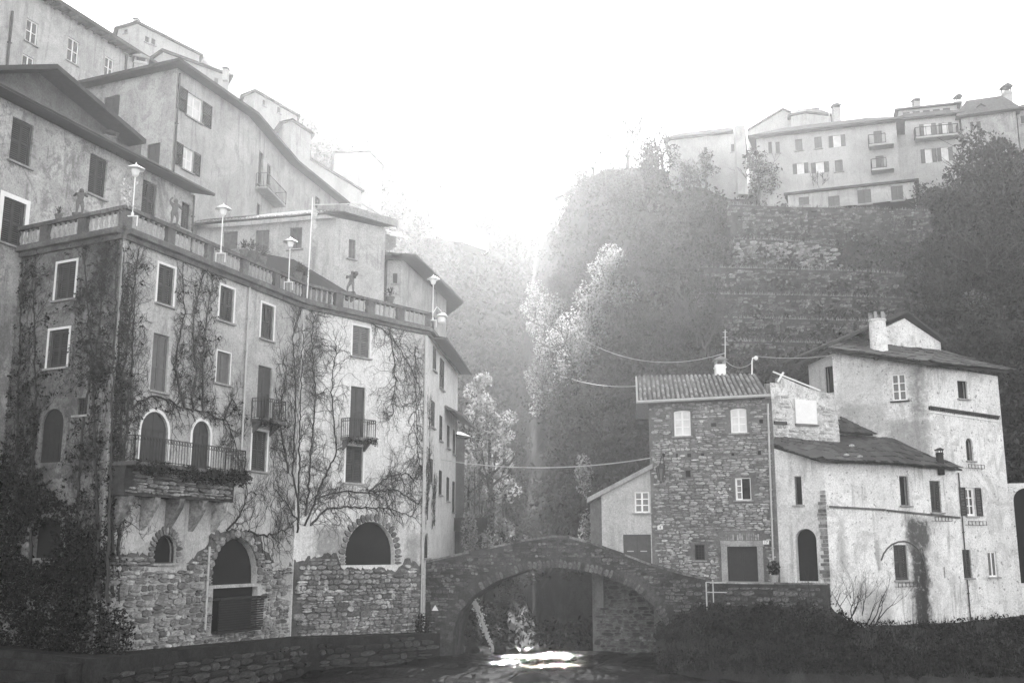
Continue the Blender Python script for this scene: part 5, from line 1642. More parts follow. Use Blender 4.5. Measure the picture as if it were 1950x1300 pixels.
# ------------------------------------------------------------------ white tower house
tA, tB, tC = xy_at(1587, 720, 61.2), xy_at(1765, 720, 58.6), xy_at(1900, 720, 61.4)
TW = House('white_tower_house', 'tall white house with a dentil band, slate roof and big round chimney', 'house', [tA, tB, tC], -.3, [17, 16, 15.5], (3, 7), 'plaster_tower')
t1, t2 = TW.F
def tx(F, px, py):
    p = F.pt(*F.hit(px, py)) - WLOC[TW.root.name]; return p.x, p.z
bx = []
for xa, ya, xb, yb, tone, k in ((1732, 700, 1762, 790, .2, .85), (1690, 800, 1768, 870, .25, .75), (1600, 770, 1690, 830, .3, .6), (1590, 690, 1680, 760, .42, .5)):
    (x0_, z1_), (x1_, z0_) = tx(t1, xa, ya), tx(t1, xb, yb); bx.append((x0_, x1_, z0_, z1_, tone, k))
M['plaster_tower'] = plaster('pitted_whitewash', .80, .70, worn=.32, streak=.5, wornamt=.4, s0=.4, spots=.2, boxes=bx, ms=.7, mott=.6)
TW.tops = [t1.hit(1587, 672)[1], t1.hit(1765, 694)[1], t2.hit(1899, 716)[1]]
TW.window(0, (1698, 711, 1726, 763), 'casement', rows=3, cols=2, glass='glass_dark', sillmat='roof_dark')
TW.window(1, (1824, 725, 1842, 759), 'dark', sill=True, sh='shutter')
TW.window(1, (1840, 834, 1853, 877), 'dark', arch=True, sh='wood')
TW.window(1, (1839, 928, 1857, 982), 'open', rows=3, glass='glass_dark')
TW.window(1, (1830, 1046, 1850, 1100), 'louver')
TW.window(1, (1882, 1049, 1899, 1098), 'casement', rows=1, cols=2, glass='glass_dark')
house_finish(TW, core_top=min(TW.tops) - .1)
flower_rack(TW, t2, 1838, 1868, 884); flower_rack(TW, t2, 1838, 1872, 992)
q = MB(); A, B = t2.hit(1768, 776), t2.hit(1901, 795)
for k in range(34):
    u = A[0] + (B[0] - A[0]) * k / 34; z = A[1] + (B[1] - A[1]) * k / 34
    MB().fbox(t2, u, u + .09, z - .12, z + .02, .0, .12).build('dentil', M['roof_dark'], TW.root)
MB().prism([t2.pt(A[0], A[1] + .02, .15), t2.pt(B[0], B[1] + .02, .15), t2.pt(B[0], B[1] + .02, .003), t2.pt(A[0], A[1] + .02, .003)], (0, 0, .07)).build('dentil_band', M['roof_dark'], TW.root)
MB().prism([t2.pt(A[0], A[1] - .22, .06), t2.pt(B[0], B[1] - .22, .06), t2.pt(B[0], B[1] - .22, .003), t2.pt(A[0], A[1] - .22, .003)], (0, 0, -.05)).build('string_course', M['trim'], TW.root)
MB().lathe(t1.pt(*t1.hit(1669, 681), .01), [(.17, -.02), (.2, 0), (.2, .02)], 10) if False else None
u, z = t1.hit(1669, 681)
MB().prism([t1.pt(u + .17 * cos(k * pi / 5), z + .19 * sin(k * pi / 5), .01) for k in range(10)], t1.n * .03).build('vent_hole', M['dark'], TW.root)
# left wing of the tower house
lA, lB = xy_at(1540, 710, 63.2), xy_at(1588, 710, 61.3)
LW = House('side_wing', 'narrow pale wing with a dark doorway behind the ruined gable', 'house', [lA, lB], 6, [14, 14], (2, 6), 'plaster_annex')
fl = LW.F[0]; LW.tops = [fl.hit(1540, 695)[1], fl.hit(1588, 672)[1]]
LW.window(0, (1571, 697, 1587, 748), 'dark', sill=False, sh='door')
house_finish(LW, core_top=min(LW.tops) - .1)
MB().prism([at(1505, 702, 63.6), at(1592, 664, 60.6), at(1600, 655, 66), at(1530, 690, 68)], (0, 0, .14)).build('roof', M['roof_dark'], LW.root)
# tower roof: low slate falls, upper gable, chimney
K = [at(1578, 664, 60.6), at(1768, 690, 57.8), at(1922, 706, 61.2), at(1790, 668, 64.2), at(1688, 652, 63.6), at(1590, 656, 63.5)]
slab([K[0], K[1], K[3], K[4]], .16, 'roof', 'roof_dark', TW.root)
slab([K[1], K[2], at(1850, 690, 66), K[3]], .16, 'roof', 'roof_dark', TW.root)
slates(TW.root, K[0], K[1], K[4] + Vector((-2, 0, .2)), K[3], 16, 5)
slates(TW.root, K[1], K[2], K[3], at(1850, 688, 66), 12, 5)
gA, gB = xy_at(1688, 640, 62.6), xy_at(1793, 640, 63.4)
fgw = Face(gA, gB)
gpoly = fgw.poly([(1685, 672), (1793, 682), (1791, 652), (1722, 606), (1688, 622)])
MB().fprism(fgw, gpoly, -6, 0).build('gable_wall', M['plaster_tower'], TW.root)
e = [fgw.hit(*p) for p in ((1572, 662), (1723, 597), (1797, 655))]
o3 = .35
MB().prism([fgw.pt(*e[0], o3), fgw.pt(*e[1], o3), fgw.pt(*e[1], -6), fgw.pt(*e[0], -6)], (0, 0, .12)).build('gable_roof', M['roof_dark'], TW.root)
MB().prism([fgw.pt(*e[1], o3), fgw.pt(*e[2], o3), fgw.pt(*e[2], -6), fgw.pt(*e[1], -6)], (0, 0, .12)).build('gable_roof', M['roof_dark'], TW.root)
for k in range(9):
    u = e[0][0] + (e[1][0] - e[0][0]) * (k + .5) / 9; z = e[0][1] + (e[1][1] - e[0][1]) * (k + .5) / 9
    M_ = smat(fgw, u, z + .16, (e[1][0] - e[0][0]) / 9 * 1.2, .07, .7, -.25, math.atan2(e[1][1] - e[0][1], e[1][0] - e[0][0]))
    link_mesh('slate', SLATES[k % 8], TW.root, M_ @ Matrix.Rotation(radians(90), 4, 'X'))
c = at(1674, 664, 60.6)
h = at(1674, 603, 60.6).z - c.z
MB().lathe(c, [(.5, -.3), (.49, h * .6), (.46, h * .85), (.52, h * .86), (.52, h * .9), (.46, h * .91)], 14).build('chimney', M['plaster_tower'], TW.root)
q = MB()
for k in range(6): a = k * pi / 3; p = c + Vector((.4 * cos(a), .4 * sin(a), h * .9)); q.bar(p, p + Vector((0, 0, .42)), .16)
q.build('chimney_crown', M['cement'], TW.root)
MB().lathe(c + Vector((0, 0, h * .9 + .42)), [(.5, 0), (.5, .07)], 12).build('chimney_cap', M['roof_dark'], TW.root)
downpipe(TW.root, t2, t2.hit(1832, 1000)[0], 1.6, t2.hit(1828, 900)[1], 'pipe_dark', .035, o=.06)
# wall with the dark arch at the right edge
rA_, rB_ = xy_at(1914, 1050, 62.0), xy_at(2060, 1050, 60.5)
AR = House('arched_wall', 'pale peeling wall with a dark arch at the right edge', 'wall', [rA_, rB_], -.3, [8, 8], (1, 4), 'plaster_tower')
fA = AR.F[0]; zt = fA.hit(1920, 920)[1]; AR.tops = [zt, zt]
AR.opening(0, (1936, 928, 1990, 1110), arch=True)
house_finish(AR)

# quay wall in front of the houses, railing, pots
qA, qB = xy_at(1352, 1107, 55.5), xy_at(1576, 1110, 53.3)
fq = Face(qA, qB)
zt0, zt1 = fq.hit(1352, 1108)[1], fq.hit(1576, 1109)[1]
qw = thing('quay_wall', 'low mossy rubble wall below the stone house and white doorway', 'wall', (qA[0], qA[1], 0))
MB().prism([fq.pt(0, zt0 - .06, 0), fq.pt(fq.L, zt1 - .06, 0), fq.pt(fq.L, zt1 - .06, -3.2), fq.pt(0, zt0 - .06, -3.2)], (0, 0, -3.2)).build('wall', M['mortar_dark'], qw)
put_stones(qw, rubble(fq, lambda u, z: .02 < u < fq.L - .02 and z < zt0 - .1, 0, fq.L, 1.2, zt0, (.12, .3), (.2, .7), .1), 'stone_bridge', 130)
for k in range(9):
    u0_, u1_ = fq.L * k / 9, fq.L * (k + .98) / 9
    MB().fbox(fq, u0_, u1_, zt0 - .06, zt0 + R.uniform(.0, .03), -.45, .07).build('coping_stone', M['stone_grey'], qw)
p0, p1 = fq.pt(-.1, 2.2, .5), fq.pt(-.1, zt0 + .02, .5)
rl = thing('handrail', 'thin pale metal handrail at the head of the bank by the bridge', 'railing', p0)
mb = MB(); mb.bar(p0, p1, .06); mb.bar(p1, p1 + fq.d * 1.0 - fq.n * .2, .05); mb.bar(p1 + Vector((0, 0, -.5)), p1 + fq.d * 1.0 + Vector((0, 0, -.5)) - fq.n * .2, .05); mb.bar(p1 + fq.d * .35 + Vector((0, 0, .12)), p1 + fq.d * .35 + Vector((0, 0, -1.0)), .05)
mb.build('rail', M['pipe'], rl)
c = fs.pt(*fs.hit(1477, 1103), .7)
pt_ = thing('plant_pot', 'pale flower pot with a dark shrub by the doorway corner', 'plant pot', (c.x, c.y, zt0 - .05))
MB().lathe((c.x, c.y, zt0 - .05), [(.16, 0), (.24, .36), (.26, .36), (.26, .42), (.2, .42)], 10).build('pot', M['cement'], pt_)
mb = MB(); leaves_into(mb, (c.x, c.y, zt0 + .7), (.34, .3, .38), 160, .09); mb.build('shrub', M['ivy'], pt_)

# ------------------------------------------------------------------ villas along the top of the right hill
GV = 'villas along the top of the right hill'
def villa(name, label, pts, Y, z0dy, back, wins, mat='plaster_far', roof=True, over=.5, rise=1.2, cat='house'):
    zt = at(pts[0][0], pts[0][1], Y).z
    c_ = [xy_at_z(px, py, zt) if k else xy_at(px, py, Y) for k, (px, py) in enumerate(pts)]
    zb = at(pts[0][0], z0dy, Y).z
    h = House(name, label, cat, c_, zb, [zt] * len(c_), back, mat, GV)
    for r, stl, kw in wins: h.window(0, r, stl, far=True, sh='shutter_far', **kw)
    house_finish(h)
    if roof: hip_roof(h, over, .16, rise)
    return h
P_ = lambda *r: [(q_, 'panel', {}) for q_ in r]
O_ = lambda *r: [(q_, 'open', dict(glass='glass_pale', sill=False)) for q_ in r]
villa('hill_villa', 'faint low villa wing at the left end of the villa row', [(1272, 268), (1412, 253)], 112, 400, (2, 8), P_((1392, 274, 1400, 290), (1340, 280, 1346, 292)))
h = villa('hill_villa', 'hazy gabled block behind the long villa roof', [(1425, 250), (1500, 244)], 118, 380, (2, 10), [], roof=False)
F = h.F[0]; gq = F.poly([(1423, 251), (1490, 210), (1507, 217), (1502, 246)])
MB().fprism(F, [(gq[0][0], h.z0 + 1), gq[0], gq[1], gq[2], (gq[2][0], h.z0 + 1)], -8, -.02).build('gable_wall', M['plaster_far'], h.root)
for a, b in ((0, 1), (1, 2)): MB().prism([F.pt(gq[a][0], gq[a][1], .4), F.pt(gq[b][0], gq[b][1], .4), F.pt(gq[b][0], gq[b][1], -8.3), F.pt(gq[a][0], gq[a][1], -8.3)], (0, 0, .2)).build('roof', M['roof_slab'], h.root)
h = villa('hill_villa', 'hazy upper block with one dark window and chimneys behind the villas', [(1506, 222), (1534, 216), (1582, 222)], 116, 300, (2, 8), [], over=.3)
h.window(0, (1526, 222, 1532, 234), 'panel') if False else None
c = at(1593, 228, 112); chimney(h.root, (c.x, c.y, c.z), .8, .8, 1.3, 'plaster_far', 'roof_slab')
c = at(1552, 214, 118); chimney(h.root, (c.x, c.y, c.z - .5), .8, .6, .7, 'plaster_far', 'roof_slab')
h = villa('hill_villa', 'long pale three storey villa with shutters and stacked balconies', [(1440, 265), (1706, 233)], 104, 420, (3, 8),
      P_((1514, 265, 1528, 287), (1551, 261, 1565, 283), (1664, 249, 1680, 281), (1590, 305, 1605, 327), (1668, 297, 1684, 326), (1463, 270, 1470, 293), (1477, 270, 1485, 293)) + O_((1587, 258, 1601, 280), (1518, 311, 1531, 331), (1554, 309, 1569, 329)), over=.8)
F = h.F[0]
for (a, b, y) in ((1655, 1704, 283), (1660, 1704, 329)):
    u0, z = F.hit(a, y); u1, _ = F.hit(b, y - 4)
    o_ = MB().fbox(F, u0, u1 - .1, z - .2, z, 0, 1.2).build('balcony', M['plaster_far'], h.root)
    railing(o_, [F.pt(u0, z, .05), F.pt(u0, z, 1.15), F.pt(u0 + (u1 - u0) * .65, z, 1.15)], 1.0, 2.5, scroll=False, t=.05)
    MB().fbox(F, u0 + (u1 - u0) * .66, u1 - .1, z, z + 1.0, 1.05, 1.18).build('parapet', M['plaster_far'], h.root)
c = at(1412, 300, 103.5)
MB().box(c.x - .5, c.x + .5, c.y, c.y + 1, c.z - 4, at(1412, 238, 103.5).z).build('chimney', M['plaster_far'], h.root)
h = villa('hill_villa', 'villa with attic band, two tiers of tall windows and a long balcony', [(1706, 232), (1826, 220)], 103, 400, (3, 8),
      O_((1760, 236, 1774, 264), (1795, 234, 1806, 262), (1762, 284, 1775, 310), (1793, 281, 1806, 307)), over=.5)
F = h.F[0]; u0, z = F.hit(1742, 268); u1, _ = F.hit(1822, 258)
o_ = MB().fbox(F, u0, u1, z - .2, z, 0, 1.1).build('balcony', M['plaster_far'], h.root)
railing(o_, [F.pt(u0, z, .05), F.pt(u0, z, 1.05), F.pt(u1, z, 1.05), F.pt(u1, z, .05)], 1.0, 2, scroll=False, t=.05)
fa_ = Face(tuple(F.pt(.5, 0, -1.5).xy), tuple(F.pt(F.L, 0, -1.5).xy))
ua, za = fa_.hit(1712, 224); ub, zb = fa_.hit(1822, 200)
MB().fbox(fa_, ua, ub, za - 1, zb, -5, 0).build('attic', M['plaster_far'], h.root)
MB().fbox(fa_, ua - .4, ub + .4, zb, zb + .16, -5.3, .4).build('attic_roof', M['roof_slab'], h.root)
for k in range(5): MB().fbox(fa_, ua + .4 + (ub - ua - .8) * k / 5, ua + .4 + (ub - ua - .8) * (k + .7) / 5, zb - .75, zb - .25, .002, .03).build('attic_window', M['shutter_far'], h.root)
c = at(1745, 205, 107); chimney(h.root, (c.x, c.y, c.z - .3), .7, .7, .9, 'plaster_far', 'roof_slab')
c = at(1826, 212, 104); chimney(h.root, (c.x, c.y, c.z - .8), .6, .6, 1.9, 'plaster_far', 'roof_slab')
h = villa('hill_villa', 'dark roofed villa with a small gable dormer at the right end of the row', [(1830, 226), (1934, 212)], 101, 380, (3, 9), P_((1848, 232, 1854, 250), (1860, 231, 1868, 250)), mat='plaster_grey', rise=2.4, over=.5)
c = at(1918, 192, 104); chimney(h.root, (c.x, c.y, c.z - 1), .8, .8, 2.0, 'plaster_far', 'roof_slab')
c = at(1905, 200, 104); chimney(h.root, (c.x, c.y, c.z - 1), .6, .6, 1.2, 'plaster_far', 'roof_slab')
F = h.F[0]; Fd = Face(tuple(F.pt(0, 0, -.6).xy), tuple(F.pt(F.L, 0, -.6).xy))
dm = Fd.poly([(1848, 220), (1893, 216), (1868, 201)])
MB().fprism(Fd, dm, -2.5, 0).build('dormer', M['plaster_far'], h.root)
for a, b in ((0, 2), (2, 1)): MB().prism([Fd.pt(dm[a][0], dm[a][1], .3), Fd.pt(dm[b][0], dm[b][1], .3), Fd.pt(dm[b][0], dm[b][1], -2.6), Fd.pt(dm[a][0], dm[a][1], -2.6)], (0, 0, .15)).build('dormer_roof', M['roof_dark'], h.root)
villa('hill_villa', 'villa cut by the right edge of the picture', [(1936, 212), (2050, 200)], 100, 380, (3, 9), P_((1944, 206 + 14, 1952, 236)), mat='plaster_grey')
h = villa('garden_house', 'long low white house with three dark shuttered windows on the terrace wall', [(1500, 372), (1742, 346)], 98.5, 402, (2, 5),
      P_((1521, 375, 1541, 391), (1577, 373, 1599, 393), (1633, 361, 1659, 389), (1697, 354, 1720, 382)), mat='plaster_pale', over=.35, rise=.5)
hs = villa('gorge_rim_house', 'faint small house under trees on the rim of the gorge', [(1062, 378), (1098, 362)], 157, 440, (4, 8), [])
# aerials on the ridge
for px, y0, y1, Y, lab in ((1579, 225, 175, 114, 'thin roof aerial above the hazy upper block'), (1381, 770, 628, 64, 'thin pale mast behind the stone house chimney')):
    a, b = at(px, y0, Y), at(px, y1, Y)
    an = thing('aerial', lab, 'aerial', a)
    mb = MB().bar(a, b, .06)
    for k in (.8, .9, .97): mb.bar(a.lerp(b, k) + Vector((-.35 * (1.4 - k), 0, 0)), a.lerp(b, k) + Vector((.35 * (1.4 - k), 0, 0)), .03)
    mb.build('mast', M['pipe'], an)
a = at(1432, 716, 60); b = at(1432, 688, 60)
hl = thing('swan_neck_lamp', 'white swan-neck lamp behind the stone house roof ridge', 'lamp', a)
MB().tube([a, b, b + Vector((.05, 0, .2)), b + Vector((.2, 0, .24))], .04, 6).build('post', M['lamp'], hl)
MB().ball(b + Vector((.24, 0, .2)), .13, 8).build('lamp_globe', M['lamp'], hl)

# ------------------------------------------------------------------ terrace walls on the right hill
def terrace(label, knots, hpx, nstone=240, shelf=2.2, mat='stone_hill'):
    """a dry stone wall along the slope: knots are (px, y of its top edge)"""
    tops = []; n = 26
    for i in range(n + 1):
        px = knots[0][0] + (knots[-1][0] - knots[0][0]) * i / n
        for (x0, y0), (x1, y1) in zip(knots[:-1], knots[1:]):
            if x0 <= px <= x1: py = y0 + (y1 - y0) * (px - x0) / (x1 - x0)
        base = RH.pt(px, py + hpx); front = base.y - .25
        p = at(px, py, front); tops.append(p)
    w = thing('terrace_wall', label, 'wall', tops[0] + Vector((0, 0, -hpx / 22)), 'dry stone terrace walls on the right hillside')
    mb = MB(); m = len(tops)
    bot = [Vector((p.x, p.y - .02, at(p.x / p.y * FPX * .98 + 975, 0, p.y).z * 0 + p.z - hpx / FPX * p.y * 1.35 - .3)) for p in tops]
    bk = [p + Vector((p.x / p.y * shelf, shelf, .0)) for p in tops]
    for a in (bot, tops, bk): mb.v += a
    mb.f = [[i, i + 1, m + i + 1, m + i] for i in range(m - 1)] + [[m + i, m + i + 1, 2 * m + i + 1, 2 * m + i] for i in range(m - 1)]
    mb.build('wall', M['mortar_dark'], w)
    F = None; it = []
    for i in range(m - 1):
        F = Face(tuple(tops[i].xy), tuple(tops[i + 1].xy))
        zt = min(tops[i].z, tops[i + 1].z); zb = max(bot[i].z, bot[i + 1].z)
        it += rubble(F, lambda u, z: z < zt - .02, 0, F.L, zb, zt, (.14, .36), (.22, .7), .14, 0, skip=.4)
    put_stones(w, it, mat, nstone)
    return tops
TW_ = []
TW_.append(terrace('tall dry stone wall under the low white garden house', [(1388, 390), (1500, 394), (1640, 397), (1770, 402)], 62, 300))
TW_.append(terrace('pale dry stone wall stretch halfway down, brightest stones on the hill', [(1398, 456), (1460, 456), (1540, 462), (1590, 468)], 44, 200, mat='stone_base'))
TW_.append(terrace('long grassy topped terrace wall below the bright stones', [(1330, 509), (1480, 512), (1640, 517), (1720, 522)], 38, 160))
TW_.append(terrace('terrace wall with a ragged grassy edge, third up from the chimney', [(1330, 560), (1500, 562), (1640, 565), (1720, 568)], 32, 140))
TW_.append(terrace('terrace wall ending behind the tower house chimney', [(1345, 604), (1480, 607), (1600, 610), (1662, 612)], 32, 140))
TW_.append(terrace('lowest terrace wall just above the tower house roof', [(1385, 650), (1480, 651), (1590, 654)], 32, 120))

rg = random.Random(21)
mb = MB()
for tp in TW_:                                        # dry grass hanging over the terrace edges
    for a, b in zip(tp[:-1], tp[1:]):
        for k in range(int((b - a).length * 60)):
            p = a.lerp(b, rg.random()) + Vector((0, rg.uniform(-.15, 1.6), 0))
            t_ = Vector((rg.gauss(0, .12), -rg.uniform(.0, .25), rg.uniform(.1, .4)))
            w = Vector((rg.uniform(.02, .04), 0, 0))
            mb.add([p - w, p + w, p + t_], [[0, 1, 2]])
mb.build('terrace_grass', M['dry_grass'], kind='stuff', loc=TW_[3][0])

# scrub and ground cover on the slopes
def scrub(name, terr, pxr, pyr, n, size, mat, rad=(.5, 1.4), leaves=26, avoid=None, rng=random.Random(4)):
    mb = MB()
    for _ in range(n):
        px, py = rng.uniform(*pxr), rng.uniform(*pyr)
        k = terr.col(px)
        if not (k[-1][0] <= py <= k[0][0]) or (avoid and avoid(px, py)): continue
        p = terr.pt(px, py); r = rng.uniform(*rad)
        leaves_into(mb, p + Vector((0, -.1, r * .35)), (r, r, r * .8), leaves, size, rng)
    return mb.build(name, M[mat], kind='stuff', loc=terr.pt((pxr[0] + pxr[1]) / 2, terr.col((pxr[0] + pxr[1]) / 2)[2][0]))
terr_zone = lambda px, py: 1380 < px < 1740 and 380 < py < 690 and rg.random() < .5
scrub('hillside_scrub', RH, (990, 2000), (240, 1150), 3200, .2, 'leaf', avoid=terr_zone, leaves=30)
scrub('hillside_undergrowth', RH, (990, 2000), (240, 1050), 1300, .22, 'leaf_dark', (.7, 1.7), 40, avoid=terr_zone)
scrub('dry_undergrowth', RH, (1330, 1760), (400, 720), 520, .13, 'leaf_dry', (.3, .8), 26)
scrub('far_woodland', FH, (520, 1300), (335, 1000), 2000, .6, 'leaf', (1.6, 4.2), 26)
scrub('left_slope_scrub', LH, (380, 880), (230, 1100), 3000, .42, 'leaf', (1.0, 2.8), 26)
scrub('gorge_undergrowth', GB, (850, 1150), (1000, 1238), 420, .14, 'ivy', (.4, 1.0), 30)
scrub('bank_undergrowth', BANK, (1250, 2000), (1150, 1290), 900, .08, 'ivy', (.15, .4), 26)
mb = MB()
for _ in range(5200):                                 # dead stalks, twigs and rank grass on the bank
    px = rg.uniform(1270, 1990); k_ = BANK.col(px); py = rg.uniform(k_[2][0] - 4, k_[0][0])
    p = BANK.pt(px, py); t_ = Vector((rg.gauss(0, .16), rg.gauss(0, .12), rg.uniform(.15, .6) * (1.5 if rg.random() < .1 else 1)))
    w = Vector((rg.uniform(.008, .02), 0, 0)); mb.add([p - w, p + w, p + t_], [[0, 1, 2]])
mb.build('bank_grass', M['ivy'], kind='stuff', loc=BANK.pt(1500, 1200))

# ------------------------------------------------------------------ trees
def plant(protos, terr, spots, labels, group, hmul=1.0, used=set()):
    """spots: (px, foot y, crown-top y)"""
    for k, (px, fy, ty) in enumerate(spots):
        pr = protos[k % len(protos)]
        p = terr.pt(px, fy) if terr else at(px, fy, 1)
        top = at(px, ty, p.y).z
        h = (top - p.z) * hmul
        s = h / pr['h']
        lab = labels[k] if isinstance(labels, list) else labels
        o = pr['o']
        if pr['n'] == 0:
            o.location = p; o.scale = (s, s, s); o.rotation_euler = (0, 0, rg.uniform(0, 6)); o['label'] = lab; o['group'] = group
        else:
            o = dup(o, p, rg.uniform(0, 6), s, lab, group)
        pr['n'] += 1
PR = lambda o, h: dict(o=o, h=h, n=0)
dense = [PR(tree_proto('broadleaf_tree', 7, 6.0, 'leaf', 100 + k, 1500, .19, 11), 7) for k in range(3)]
dark = [PR(tree_proto('evergreen_tree', 7, 5.5, 'leaf_dark', 140 + k, 1900, .19, 12, base=.1), 7) for k in range(3)]
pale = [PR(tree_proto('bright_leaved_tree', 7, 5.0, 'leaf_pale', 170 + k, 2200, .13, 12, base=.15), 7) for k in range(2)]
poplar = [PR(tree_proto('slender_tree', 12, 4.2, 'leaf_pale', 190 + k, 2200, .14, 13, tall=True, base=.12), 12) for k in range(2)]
bare = [PR(bare_proto('bare_tree', 7, 6, 210 + k, depth=4, r0=.034), 7) for k in range(3)]
farp = [PR(tree_proto('ridge_tree', 8, 6.5, 'leaf', 240 + k, 800, .34, 9), 8) for k in range(2)]
GH_ = 'leafy trees on the wooded part of the right hillside'
sp = []
rt = random.Random(77)
for px in range(1075, 1400, 27):
    k = RH.col(px); y0, y1 = k[-1][0], k[0][0]
    for j in range(4):
        y = y0 + 25 + (min(860, y1) - y0 - 30) * (j + rt.uniform(.1, .9)) / 4
        x = px + rt.uniform(-14, 14)
        if 1380 < x and y > 380: continue
        sp.append((x, y, y - rt.uniform(55, 105)))
plant(dense, RH, sp, 'leafy tree merging into the wooded right slope', GH_)
sp = []
for px in range(1765, 2000, 30):
    k = RH.col(px); y0 = k[-1][0]
    for j in range(4):
        y = y0 + 30 + (720 - y0) * (j + rt.uniform(.1, .9)) / 4
        sp.append((px + rt.uniform(-14, 14), y, y - rt.uniform(60, 110)))
plant(dark, RH, sp, 'dark evergreen in the shaded slope right of the terraces', 'dark evergreens on the shaded right slope')
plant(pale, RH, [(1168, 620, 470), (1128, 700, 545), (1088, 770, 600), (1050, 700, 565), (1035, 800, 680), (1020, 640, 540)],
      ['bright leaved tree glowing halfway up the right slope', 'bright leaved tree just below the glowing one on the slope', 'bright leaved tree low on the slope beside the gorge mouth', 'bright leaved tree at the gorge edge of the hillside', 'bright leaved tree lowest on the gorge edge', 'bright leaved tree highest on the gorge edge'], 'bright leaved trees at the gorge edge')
plant(dark, RH, [(1445, 392, 288)], ['rounded dark tree in front of the long villa'], 'dark trees by the villas')
plant(dark, RH, [(1862, 420, 255), (1915, 440, 262)], ['big dark evergreen under the dormered villa', 'big dark evergreen at the right edge below the villas'], 'dark trees by the villas')
plant(dense, RH, [(1300, 335, 285), (1345, 350, 290), (1230, 345, 275), (1110, 372, 318), (1085, 392, 345)], ['leafy tree in front of the low villa wing', 'leafy tree between the low villa wing and the long villa', 'leafy tree just left of the low villa wing', 'leafy tree on the crest beside the bare tree nearest the gorge', 'leafy tree on the crest above the faint rim house'], 'crest trees left of the villas')
plant(bare, RH, [(1195, 330, 222), (1262, 325, 240), (1130, 345, 265)], ['bare spreading tree on the crest, tallest against the sky', 'bare tree on the crest beside the low villa wing', 'bare tree on the crest nearest the gorge'], 'bare trees on the crest')
plant(bare, RH, [(1342, 705, 555), (1560, 392, 330), (1700, 486, 405)], ['pale bare tree behind the stone house roof', 'small bare tree in the garden above the white garden house', 'bare sapling against the tall terrace wall'], 'bare trees on the terraces')
plant(farp, FH, [(790, 360, 328), (835, 355, 312), (862, 366, 305), (905, 372, 308), (940, 385, 300), (968, 400, 318), (990, 420, 350), (750, 350, 318), (720, 345, 300), (1012, 432, 396), (880, 420, 370), (930, 440, 385), (975, 470, 410), (820, 410, 360)], 'faint tree on the hazy far ridge', 'trees on the far ridge across the gorge')
plant(farp, LH, [(745, 345, 300), (775, 395, 350), (805, 455, 400), (830, 520, 455), (700, 300, 262)], ['faint tree on the left slope above the tiled house', 'faint tree lower on the left slope, right of the tiled house', 'faint tree on the left slope above the gorge', 'lowest faint tree on the left slope over the gorge', 'faint tree by the skyline house'], 'faint trees down the left slope')
plant(dense, LH, [(600, 262, 236), (622, 282, 250), (650, 300, 268)], ['faint bush right of the low hazy house', 'faint bush between the hazy house and the skyline house', 'faint bush left of the flat-roofed skyline house'], 'bushes beside the upper left houses')
GP = Terrain({850: [(1080, 73), (1040, 82), (1000, 95), (960, 110)], 1050: [(1080, 73), (1040, 82), (1000, 95), (960, 110)]})
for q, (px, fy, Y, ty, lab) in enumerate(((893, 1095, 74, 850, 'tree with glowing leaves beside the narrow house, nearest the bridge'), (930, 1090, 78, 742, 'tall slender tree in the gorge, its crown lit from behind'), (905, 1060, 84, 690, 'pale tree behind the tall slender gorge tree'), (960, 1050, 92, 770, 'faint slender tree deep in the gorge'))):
    p = at(px, fy, Y); h = at(px, ty, Y).z - p.z
    pr = poplar[q % 2]
    if pr['n'] == 0: o = pr['o']; o.location = p; o.scale = (h / 12,) * 3; o['label'] = lab; o['group'] = 'trees in the gorge'
    else: o = dup(pr['o'], p, 1.0 + q, h / 12, lab, 'trees in the gorge')
    pr['n'] += 1
# bright bushes catching the sun by the bridge
def bush(name, label, c, rad, n, leaf, mat, group=None):
    t_ = thing(name, label, 'bush', (c[0], c[1], c[2] - rad[2]), group)
    s_ = MB()
    for k in range(6): s_.tube([Vector(c) - Vector((0, 0, rad[2] * 1.1)), Vector(c) + Vector((rg.uniform(-.6, .6) * rad[0], rg.uniform(-.6, .6) * rad[1], rg.uniform(0, .8) * rad[2]))], [.03, .008], 4)
    s_.build('stem', M['bark'], t_)
    mb = MB(); leaves_into(mb, c, rad, n, leaf, rg, .3); mb.build('foliage', M[mat], t_)
    return t_
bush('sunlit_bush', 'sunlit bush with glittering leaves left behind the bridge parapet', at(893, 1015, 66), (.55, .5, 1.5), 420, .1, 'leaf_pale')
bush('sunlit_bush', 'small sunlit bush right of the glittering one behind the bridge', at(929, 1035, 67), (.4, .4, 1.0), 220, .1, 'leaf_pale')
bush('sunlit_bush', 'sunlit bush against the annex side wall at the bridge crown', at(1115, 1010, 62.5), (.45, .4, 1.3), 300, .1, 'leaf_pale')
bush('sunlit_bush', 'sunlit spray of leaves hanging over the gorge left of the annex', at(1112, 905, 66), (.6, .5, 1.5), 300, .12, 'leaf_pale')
bush('sunlit_bush', 'pale twiggy bush on the dark slope right of the tower house', RH.pt(1850, 600) + Vector((0, -.6, .8)), (1.2, .7, 1.0), 380, .1, 'leaf_pale')
